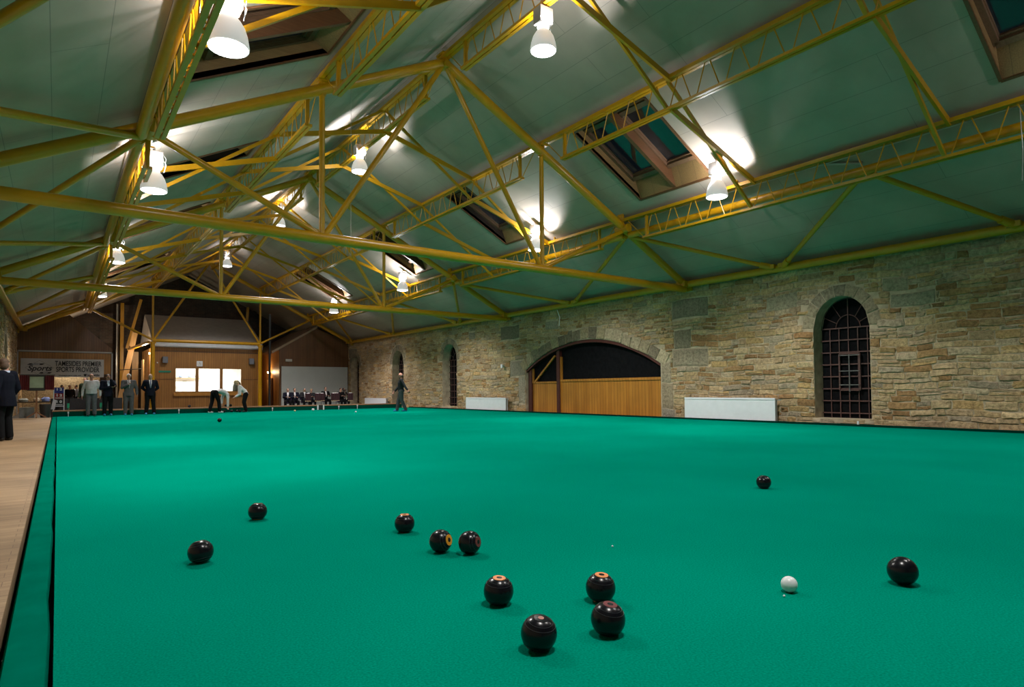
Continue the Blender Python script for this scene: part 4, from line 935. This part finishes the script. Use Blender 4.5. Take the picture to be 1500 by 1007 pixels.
# far bowls
def small_bowl(x, y, z, lab, m=bowlm, r=R0, nm='lawn_bowl', g='far bowls'):
    mb = MB(); mb.ell((0,0,0),(r,r,r*.9),20,12); o = mb.build(nm, m, None, True, 180); o.location = (x,y,z+r*.9); tag(o, lab, 'bowl' if nm == 'lawn_bowl' else 'ball', g)
small_bowl(4.31,27.86,.215,'black bowl alone on the timber top of the far bank')
small_bowl(5.68,27.86,.215,'left of two black bowls on top of the far bank'); small_bowl(5.86,27.86,.215,'right of two black bowls on top of the far bank')
for i, (x, y) in enumerate(((4.95,27.15),(5.46,27.1),(5.74,27.1),(5.95,27.1),(6.0,26.85))): small_bowl(x,y,0,'dark bowl on the green edge near the stooping players, %s from the left' % nth[i])
small_bowl(3.68,18.86,0,'dark bowl rolling alone far up the green')
small_bowl(7.95,26.0,0,'cream jack ball at the far edge of the green', mat('jack_cream', (.7,.6,.3), .4), .04, 'jack', 'far jacks'); small_bowl(8.78,26.2,0,'white cloth ball left of the ditch marker', M['white'], .06, 'jack', 'far jacks'); small_bowl(9.3,22.8,0,'white jack far right on the green', M['white'], .035, 'jack', 'far jacks')
# ------------------------------------------------------------------ people
SK = {'fair': mat('skin_fair', (.50,.28,.20), .6, noise=.06, scale=12), 'ruddy': mat('skin_ruddy', (.42,.20,.14), .6, noise=.06, scale=12)}
CL = {k: mat('cloth_'+k, c, .85, noise=.12, scale=14, bump=.15, bscale=40, spec=.12) for k, c in {
    'navy': (.008,.009,.018), 'black': (.006,.006,.007), 'charcoal': (.03,.03,.035), 'grey': (.10,.10,.11), 'greycheck': (.085,.078,.082), 'midgrey': (.075,.075,.085), 'ink': (.004,.0045,.010),
    'white': (.66,.62,.64), 'palegrey': (.50,.47,.49), 'shirt': (.50,.55,.70), 'blue': (.03,.05,.16), 'maroon': (.05,.006,.008), 'green': (.02,.03,.015), 'slate': (.02,.022,.026)}.items()}
HR = {k: mat('hair_'+k, c, .8, noise=.3, scale=60) for k, c in {'white': (.55,.53,.50), 'grey': (.13,.115,.10), 'dark': (.03,.02,.015), 'brown': (.09,.05,.03), 'blond': (.40,.28,.15)}.items()}
shoe_blue = mat('blue_overshoe', (.01,.20,.42), .5); shoe_black = mat('black_shoe', (.008,.008,.008), .3); shoe_white = mat('white_shoe', (.65,.65,.65), .5)

def remesh(name, mb, m, parent, vox):
    tmp = bpy.data.objects.new('tmp', mb.mesh('tmp', m)); COL.objects.link(tmp)
    r = tmp.modifiers.new('r', 'REMESH'); r.mode = 'VOXEL'; r.voxel_size = vox
    s = tmp.modifiers.new('s', 'SMOOTH'); s.factor = .5; s.iterations = 2
    bpy.context.view_layer.update()
    me = bpy.data.meshes.new_from_object(tmp.evaluated_get(bpy.context.evaluated_depsgraph_get()))
    bpy.data.objects.remove(tmp); me.name = name
    me.materials.clear(); me.materials.append(m)
    me.polygons.foreach_set('use_smooth', [True]*len(me.polygons))
    o = bpy.data.objects.new(name, me); COL.objects.link(o); o.parent = parent; return o
BASE = dict(pel=(0,0,.53), wst=(0,.005,.62), chs=(0,.01,.73), nck=(0,-.005,.835), hed=(0,.012,.925),
            shR=(.112,-.005,.805), shL=(-.112,-.005,.805), elR=(.145,-.02,.63), elL=(-.145,-.02,.63), haR=(.15,.03,.49), haL=(-.15,.03,.49),
            hpR=(.055,0,.52), hpL=(-.055,0,.52), knR=(.06,.015,.285), knL=(-.06,.015,.285), anR=(.065,-.01,.045), anL=(-.065,-.01,.045))
UP = ('wst','chs','nck','hed','shR','shL','elR','elL','haR','haL')
def person(label, loc, face, H, top='navy', bottom='charcoal', shoes=None, skin='fair', hair='grey', bald=False, pose={}, lean=0, twist=0, jacket=True, shirt=None, tie=None, fat=0, vox=.016, hands='open', look=0, skirt=False, group=None, feetdir=(0,0), hairlong=0, hem=0):
    J = {k: Vector(v)*H for k, v in BASE.items()}
    if lean or twist:
        R = Matrix.Rotation(math.radians(twist), 3, 'Z') @ Matrix.Rotation(math.radians(-lean), 3, 'X'); p = J['pel']
        for k in UP:
            f = .55 if k == 'wst' else 1
            Rk = R if f == 1 else Matrix.Rotation(math.radians(-lean*.6), 3, 'X')
            J[k] = Rk @ (J[k]-p)+p
    for k, v in pose.items(): J[k] = Vector(v)*H
    root = thing('person', label, 'person', loc, math.radians(face), group)
    up = (J['nck']-J['chs']).normalized()
    across = (J['shR']-J['shL']).normalized(); fwd = up.cross(across).normalized()
    hacross = (J['hpR']-J['hpL']).normalized()
    def torso(mb, g, z0='pel', hem=None):
        hfwd = Vector((0,0,1)).cross(hacross)*1.0
        rr = []
        if hem is not None: rr.append((J['pel']+(J['pel']-J['wst']).normalized()*hem*H, hacross*(.098*H+g+fat*H*.5), hfwd*(.075*H+g+fat*H)))
        rr += [(J['pel'], hacross*(.093*H+g+fat*.5*H), hfwd*(.068*H+g+fat*H*.8)),
               (J['wst']+fwd*fat*.6*H, (hacross+across).normalized()*(.082*H+g+fat*.8*H), fwd*(.060*H+g+fat*1.1*H)),
               (J['chs'], across*(.100*H+g+fat*.4*H), fwd*(.066*H+g+fat*.5*H)),
               (J['chs'].lerp(J['nck'],.62), across*(.098*H+g), fwd*(.055*H+g)),
               (J['nck']-up*.012*H, across*(.05*H+g*.6), fwd*(.036*H+g*.5))]
        mb.rings(rr)
        for s in 'RL': mb.cap(J['nck']-up*.03*H, J['sh'+s]-up*.008*H, .036*H+g*.6, .040*H+g*.7)
    def arm(mb, g, s, frac=1.0):
        a, e, h = J['sh'+s], J['el'+s], J['ha'+s]
        mb.cap(a, e, .034*H+g, .025*H+g)
        if frac > 0: mb.cap(e, e.lerp(h, frac), .025*H+g, (.018*H+g))
    def leg(mb, g, s, end=1.0, flare=0):
        a, k, n = J['hp'+s], J['kn'+s], J['an'+s]
        mb.cap(a, k, .055*H+g, .036*H+g); mb.cap(k, k.lerp(n, end), .036*H+g, .024*H+g+flare)
    # body: one continuous surface
    mb = MB(); torso(mb, 0)
    hd = J['hed']; hu = (hd-J['nck']).normalized(); la = math.radians(look)
    hf = (Matrix.Rotation(la, 3, hu) @ fwd); hf = (hf-hu*hf.dot(hu)).normalized(); hs = hf.cross(hu)
    Rh = Matrix((hs, hf, hu)).transposed()
    mb.cap(J['nck']-up*.02*H, hd-hu*.03*H, .034*H, .032*H)
    mb.ell(hd+hu*.012*H, (.043*H,.054*H,.056*H), 16, 12, Rh); mb.ell(hd+hf*.018*H-hu*.030*H, (.032*H,.034*H,.030*H), 12, 8, Rh)
    mb.ell(hd+hf*.056*H-hu*.010*H, (.008*H,.012*H,.014*H), 8, 6, Rh)
    for q in (1,-1): mb.ell(hd+hs*q*.044*H-hu*.004*H, (.006*H,.011*H,.017*H), 8, 6, Rh)
    for s in 'RL':
        arm(mb, 0, s); leg(mb, 0, s)
        e, h = J['el'+s], J['ha'+s]; d = (h-e).normalized()
        pal = h+d*.028*H; sd = d.cross(fwd); sd = sd.normalized() if sd.length > .2 else d.cross(up).normalized()
        nn = d.cross(sd).normalized(); wd = nn
        mb.rings([(h, nn*.016*H, sd*.012*H), (pal, nn*.025*H, sd*.010*H), (h+d*.052*H, nn*.024*H, sd*.009*H)])
        curl = .35 if hands == 'open' else 1.1
        sg = 1 if s == 'R' else -1
        for k, L in enumerate((.036,.042,.039,.030)):
            b = h+d*.050*H+nn*((k-1.5)*.0125*H)
            m1 = b+(d*math.cos(curl*.4)+sd*(-sg)*math.sin(curl*.4))*L*.55*H; m2 = m1+(d*math.cos(curl*1.1)+sd*(-sg)*math.sin(curl*1.1))*L*.5*H
            mb.cap(b, m1, .0062*H, .0056*H, 8); mb.cap(m1, m2, .0056*H, .0048*H, 8)
        b = h+d*.018*H+nn*(-.022*H); m1 = b+(d*.7-nn*.7)*.022*H; m2 = m1+(d*.95-nn*.2)*.02*H
        mb.cap(b, m1, .008*H, .0066*H, 8); mb.cap(m1, m2, .0066*H, .0055*H, 8)
        f = J['an'+s]; mb.cap(f, f+Vector((0,.05*H,-.02*H)), .022*H, .018*H)
    remesh('body', mb, SK[skin], root, vox*.62)
    eyes = MB()
    for q in (1,-1): eyes.ell(hd+hf*.0515*H+hs*q*.017*H+hu*.006*H, .0052*H, 10, 6)
    eyes.build('eyes', M['dark'], root, True)
    # trousers
    mb = MB(); hfwd = Vector((0,0,1)).cross(hacross)
    mb.rings([(J['pel']-(J['wst']-J['pel']).normalized()*.02*H, hacross*(.098*H+fat*.5*H), hfwd*(.078*H+fat*.6*H)), (J['pel'], hacross*(.099*H+fat*.5*H), hfwd*(.076*H+fat*.8*H)), (J['wst'], (hacross+across).normalized()*(.088*H+fat*.7*H), fwd*(.066*H+fat*.9*H))])
    for s in 'RL': leg(mb, .012*H, s, .96, .006*H)
    remesh('trousers', mb, CL[bottom], root, vox)
    # top
    mb = MB(); torso(mb, .014*H if jacket else .009*H, hem=((hem or .075) if jacket else .01))
    for s in 'RL': arm(mb, .011*H if jacket else .008*H, s, .93)
    remesh('jacket' if jacket else 'jumper', mb, CL[top], root, vox)
    if shirt:
        mb = MB(); c = J['chs'].lerp(J['nck'], .35); fo = (.066*H*.92+.016*H+fat*.5*H)
        t0 = J['nck']+fwd*(.040*H)-up*.004*H; t1 = J['wst']+fwd*(.062*H+.020*H+fat*1.7*H)+up*.015*H; cm_ = J['chs']+fwd*(.066*H+.018*H+fat*.6*H)
        mb.rings([(t0, across*.030*H, fwd*.012*H), (cm_.lerp(t0,.45)+fwd*.004*H, across*.030*H, fwd*.010*H), (cm_, across*.022*H, fwd*.006*H), (t1, across*.006*H, fwd*.003*H)])
        mb.build('shirt_front', CL[shirt], root, True)
        if tie:
            mb = MB(); mb.rings([(t0+fwd*.012*H, across*.008*H, fwd*.005*H), (cm_.lerp(t0,.45)+fwd*.014*H, across*.009*H, fwd*.004*H), (cm_+fwd*.008*H, across*.011*H, fwd*.003*H), (t1+fwd*.004*H, across*.004*H, fwd*.003*H)])
            mb.build('tie', CL[tie], root, True)
        mb = MB(); n_ = J['nck']+up*.006*H; mb.rings([(n_-up*.016*H, across*.046*H, fwd*.040*H), (n_+up*.008*H, across*.037*H, fwd*.036*H)]); mb.build('shirt_collar', CL[shirt], root, True)
    # shoes
    sm = shoes or shoe_black
    for s in 'RL':
        f = J['an'+s]; mb = MB(); fx = Vector((feetdir[0 if s == 'L' else 1], 1, 0)).normalized()
        z = max(f.z, .04*H)
        b = Vector((f.x, f.y, f.z-.018*H))
        mb.cap(b-fx*.012*H, b+fx*.03*H, .028*H, .027*H); mb.cap(b+fx*.03*H-Vector((0,0,.006*H)), b+fx*.085*H-Vector((0,0,.010*H)), .026*H, .019*H)
        o = remesh('shoe', mb, sm, root, vox*.8)
        for v in o.data.vertices:
            if v.co.z < f.z-.043*H: v.co.z = f.z-.043*H
    if hair:
        mb = MB()
        if bald:
            mb.ell(hd-hf*.012*H-hu*.006*H, (.046*H,.048*H,.034*H), 16, 10, Rh)
        else:
            mb.ell(hd-hf*.008*H+hu*.020*H, (.049*H,.056*H,.052*H), 16, 10, Rh)
            if hairlong: mb.ell(hd-hf*.022*H-hu*.02*H, (.050*H,.040*H,.055*H), 16, 10, Rh)
        o = remesh('hair', mb, HR[hair], root, vox*.7)
    return root

F0 = 180     # local +Y is forward; 180 faces the camera end of the hall
# two men on the walkway at the left edge
person('man in a dark navy suit with bushy dark grey hair, back turned, on the walkway', (-.76,14.42,0), 55, 1.50, 'ink', 'black', hem=.12, skin='ruddy', hair='brown', shirt='shirt', fat=.018, pose={'haR':(.13,.05,.50),'haL':(-.13,.04,.50),'elR':(.155,-.03,.63),'elL':(-.155,-.03,.63)}, look=-75, hands='fist', vox=.013, hairlong=1)
person('man in a black suit mostly cut off by the left edge of the picture', (-1.02,14.85,0), 20, 1.47, 'black', 'black', skin='ruddy', hair='dark', shirt='white', pose={'haR':(.20,.08,.50)}, vox=.014)
person('portly balding man in pale grey jumper standing before the far bank', (1.0,27.15,0), 172, 1.55, 'palegrey', 'grey', skin='ruddy', hair='grey', bald=True, jacket=False, fat=.028, pose={'haR':(.175,.05,.47),'haL':(-.175,.03,.47),'elR':(.17,-.01,.62),'elL':(-.17,-.01,.62)})
person('man in a dark suit with one hand raised to his face', (1.5,27.15,0), 185, 1.54, 'navy', 'black', shoe_blue, 'ruddy', 'dark', shirt='shirt', pose={'haL':(-.035,.10,.865),'elL':(-.13,.10,.71),'haR':(-.06,.13,.68),'elR':(.15,.03,.645)}, hands='fist')
person('white-haired man in a grey check suit clasping his raised hands', (2.13,26.85,0), 178, 1.55, 'greycheck', 'greycheck', shoe_blue, 'ruddy', 'white', shirt='white', tie='black', pose={'haR':(.02,.14,.73),'elR':(.14,.06,.66),'haL':(-.17,.04,.50),'elL':(-.16,0,.64)}, hands='fist')
person('bald man in dark suit and blue tie before the yellow post', (2.85,27.1,0), 178, 1.56, 'navy', 'black', shoe_blue, 'fair', 'white', bald=True, shirt='white', tie='blue', pose={'haR':(.03,-.10,.53),'elR':(.165,-.06,.65),'haL':(-.03,-.10,.53),'elL':(-.165,-.06,.65),'knR':(.065,.01,.285),'anR':(.085,0,.045),'knL':(-.065,.01,.285),'anL':(-.085,0,.045)}, hands='fist')
person('man in a dark green jacket standing behind the low grey screen', (.93,30.3,-.14), 150, 1.62, 'green', 'black', skin='ruddy', hair='brown', vox=.02)
person('player in white top and black trousers bent double to deliver a bowl', (5.12,27.05,0), -72, 1.55, 'white', 'black', shoe_white, 'fair', 'grey', lean=108, jacket=False, bald=True,
       pose={'haR':(.10,.28,.16),'elR':(.115,.27,.32),'haL':(-.08,.22,.24),'elL':(-.11,.24,.38),'hed':(.0,.33,.42),'nck':(0,.29,.485),'chs':(0,.22,.535),'wst':(0,.10,.575),'pel':(0,-.02,.545),'shR':(.10,.27,.475),'shL':(-.10,.27,.475),
             'hpR':(.055,-.03,.53),'hpL':(-.055,-.03,.53),'knR':(.06,.06,.30),'anR':(.065,.08,.045),'knL':(-.06,-.06,.28),'anL':(-.065,-.12,.045)}, hands='fist')
person('fair-haired lady in a white top leaning forward beside the far bowls', (6.28,27.1,0), 82, 1.42, 'white', 'black', shoe_black, 'fair', 'blond', lean=38, jacket=False, hairlong=1,
       pose={'haR':(.08,.27,.45),'elR':(.13,.17,.52),'haL':(-.08,.26,.45),'elL':(-.13,.16,.52),'hed':(0,.26,.85),'knR':(.06,.05,.29),'knL':(-.06,.04,.29)})
person('bald man in dark jumper walking along the stone wall with a bowl', (11.13,22.6,0), 62, 1.56, 'slate', 'midgrey', shoe_blue, 'ruddy', 'grey', bald=True, jacket=False, fat=.01, look=25,
       pose={'haR':(.16,.17,.52),'elR':(.15,.06,.65),'haL':(-.20,-.16,.55),'elL':(-.16,-.09,.66),'knR':(.055,.07,.29),'anR':(.06,.11,.045),'knL':(-.055,-.01,.29),'anL':(-.06,-.12,.05)}, hands='fist', vox=.014)
small_bowl(11.40,22.48,.72,'dark bowl in the hand of the man walking by the stone wall', r=.055)
for i, (x, l, t, b) in enumerate(((.80,'person in a pale blue top seen far behind the opening below the banner','shirt','black'),(.52,'person in black seen far behind the opening below the banner','black','charcoal'),(.18,'person in maroon seen far behind the opening below the banner','maroon','charcoal'))):
    person(l, (x,39.6-.3*i,-.14), 120+60*i, 1.40, t, b, hair='dark', vox=.03, jacket=False)

# brass band seated before the white screen
chair_m = mat('chair_purple', (.06,.03,.12), .7)
def make_chair():
    r = thing('band_chair', 'x', 'chair', (0,0,0), 0, 'chairs of the band')
    mb = MB(); mb.box((0,0,.40),(.38,.38,.04)); mb.build('seat', chair_m, r)
    mb = MB(); mb.box((0,-.19,.66),(.38,.03,.30)); mb.build('backrest', chair_m, r)
    for x in (-.17,.17):
        for y in (-.18,.17):
            mb = MB(); mb.tube((x,y,0),(x,y,.39 if y > 0 else .80),.011,8); mb.build('leg', M['dark'], r)
    return r
stand_m = mat('banner_maroon', (.030,.006,.010), .8, noise=.1); gold = mat('gold_fringe', (.50,.38,.22), .6)
def make_stand():
    r = thing('music_stand', 'x', 'music stand', (0,0,0), 0, 'draped music stands')
    mb = MB(); mb.tube((0,0,.25),(0,0,.80),.012,8)
    mb.build('stem', M['wire'], r)
    for k in range(3):
        mb = MB(); a = 2*math.pi*k/3; mb.tube((0,0,.25),(.2*math.cos(a),.2*math.sin(a),0),.008,6); mb.build('leg', M['wire'], r)
    mb = MB(); K = 10; f = []
    for k in range(K+1): f.append((-.155+.31*k/K, .02*math.sin(k*1.9)))
    mb.add([(x,-.03+y,.86) for x, y in f]+[(x*.97,-.04+y*1.4,.46) for x, y in f]+[(x,-.02+y,.86) for x, y in f]+[(x*.97,-.03+y*1.4,.46) for x, y in f], [(i,i+1,K+2+i,K+1+i) for i in range(K)]+[(2*K+3+i,2*K+2+i,3*K+3+i,3*K+4+i) for i in range(K)]+[(i+1,i,2*K+2+i,2*K+3+i) for i in range(K)])
    mb.build('drape', stand_m, r, True)
    mb = MB(); mb.bar((-.15,-.045,.46),(.15,-.045,.46),.02,.035); mb.build('fringe', gold, r)
    mb = MB(); mb.poly([(-.07,.0,.86),(.10,.0,.86),(.10,.04,.885),(-.07,.04,.885)], (0,.008,0)); mb.build('sheet_music', CL['white'], r)
    return r
ch0 = make_chair(); st0 = make_stand()
PL = [(9.55,32.4,165,'navy','grey',True,'with grey hair, at the left end of the front row',1.5,'R'),(9.98,32.7,175,'navy','brown',True,'with brown hair, second in the front row',1.5,None),
      (10.78,33.6,182,'charcoal','grey',True,'with grey hair and a raised cornet',1.5,'horn'),(11.42,34.4,180,'charcoal','blond',False,'fair-haired, half hidden by a maroon drape',1.45,None),
      (12.15,34.2,185,'black','brown',True,'dark-clad, tallest of those in the middle',1.58,None),(12.80,33.6,190,'black','dark',False,'dark-haired, near the right end',1.5,None),(13.28,34.4,195,'charcoal','dark',True,'at the right end with a big horn',1.5,'tuba')]
for i, (x, y, fa, top, hr, sh, l, H, ins) in enumerate(PL):
    c = ch0 if i == 0 else copy_tree(ch0); c.location = (x, y, -.14); c.rotation_euler = (0,0,math.radians(fa)); c['label'] = 'purple chair of the player '+l
    z = -.14
    sp = {'pel':(0,-.03,.30),'wst':(0,-.02,.39),'chs':(0,.0,.50),'nck':(0,.0,.605),'hed':(0,.015,.695),'shR':(.112,0,.575),'shL':(-.112,0,.575),'elR':(.14,.06,.44),'elL':(-.14,.06,.44),'haR':(.06,.17,.46),'haL':(-.06,.17,.44),
          'hpR':(.06,0,.295),'hpL':(-.06,0,.295),'knR':(.08,.23,.285),'knL':(-.08,.23,.285),'anR':(.08,.22,.045),'anL':(-.08,.22,.045)}
    p = person('seated band player '+l, (x, y, z), fa, H, top, 'black', hair=hr, shirt='white' if sh else None, pose=sp, vox=.022, hands='fist')
    if ins == 'horn':
        q = thing('cornet', 'cornet held up by the band player with grey hair', 'instrument', (x-.10,y-.30,z+.98), 0)
        mb = MB(); mb.lathe([(.055,0),(.03,.04),(.012,.10),(.008,.25)], 16, rot=Matrix.Rotation(math.radians(100),3,'Y'), close=False); mb.build('bell', mat('brass', (.85,.75,.5), .15, 1), q, True); mb = MB(); mb.path([(-.2,0,.03),(-.05,0,.03),(-.05,0,-.04),(-.2,0,-.04),(-.2,0,.03)], .008); mb.build('tubing', bpy.data.materials['brass'], q)
    if ins == 'tuba':
        q = thing('bass_horn', 'large silver horn with upturned bell at the right end of the band', 'instrument', (x-.05,y-.28,z+.50), 0)
        mb = MB(); mb.lathe([(.025,0),(.03,.2),(.045,.35),(.09,.48),(.16,.56)], 20, close=False); mb.build('bell', mat('silver', (.85,.85,.85), .15, 1), q, True); mb = MB(); mb.path([(0,0,0),(.04,0,-.08),(.12,0,-.08),(.14,0,.0),(.14,0,.25),(.08,0,.3)], .022); mb.build('tubing', bpy.data.materials['silver'], q)
for i, (x, y) in enumerate(((10.18,33.2),(10.52,32.2),(10.92,31.9),(11.32,32.4),(11.78,31.9),(12.10,32.3),(12.50,31.4))):
    s = st0 if i == 0 else copy_tree(st0); s.location = (x, y, -.14); s['label'] = 'music stand with maroon drape and gold fringe before the band, %s from the left' % nth[i]
for i, x in enumerate((10.2, 12.6)):
    pass
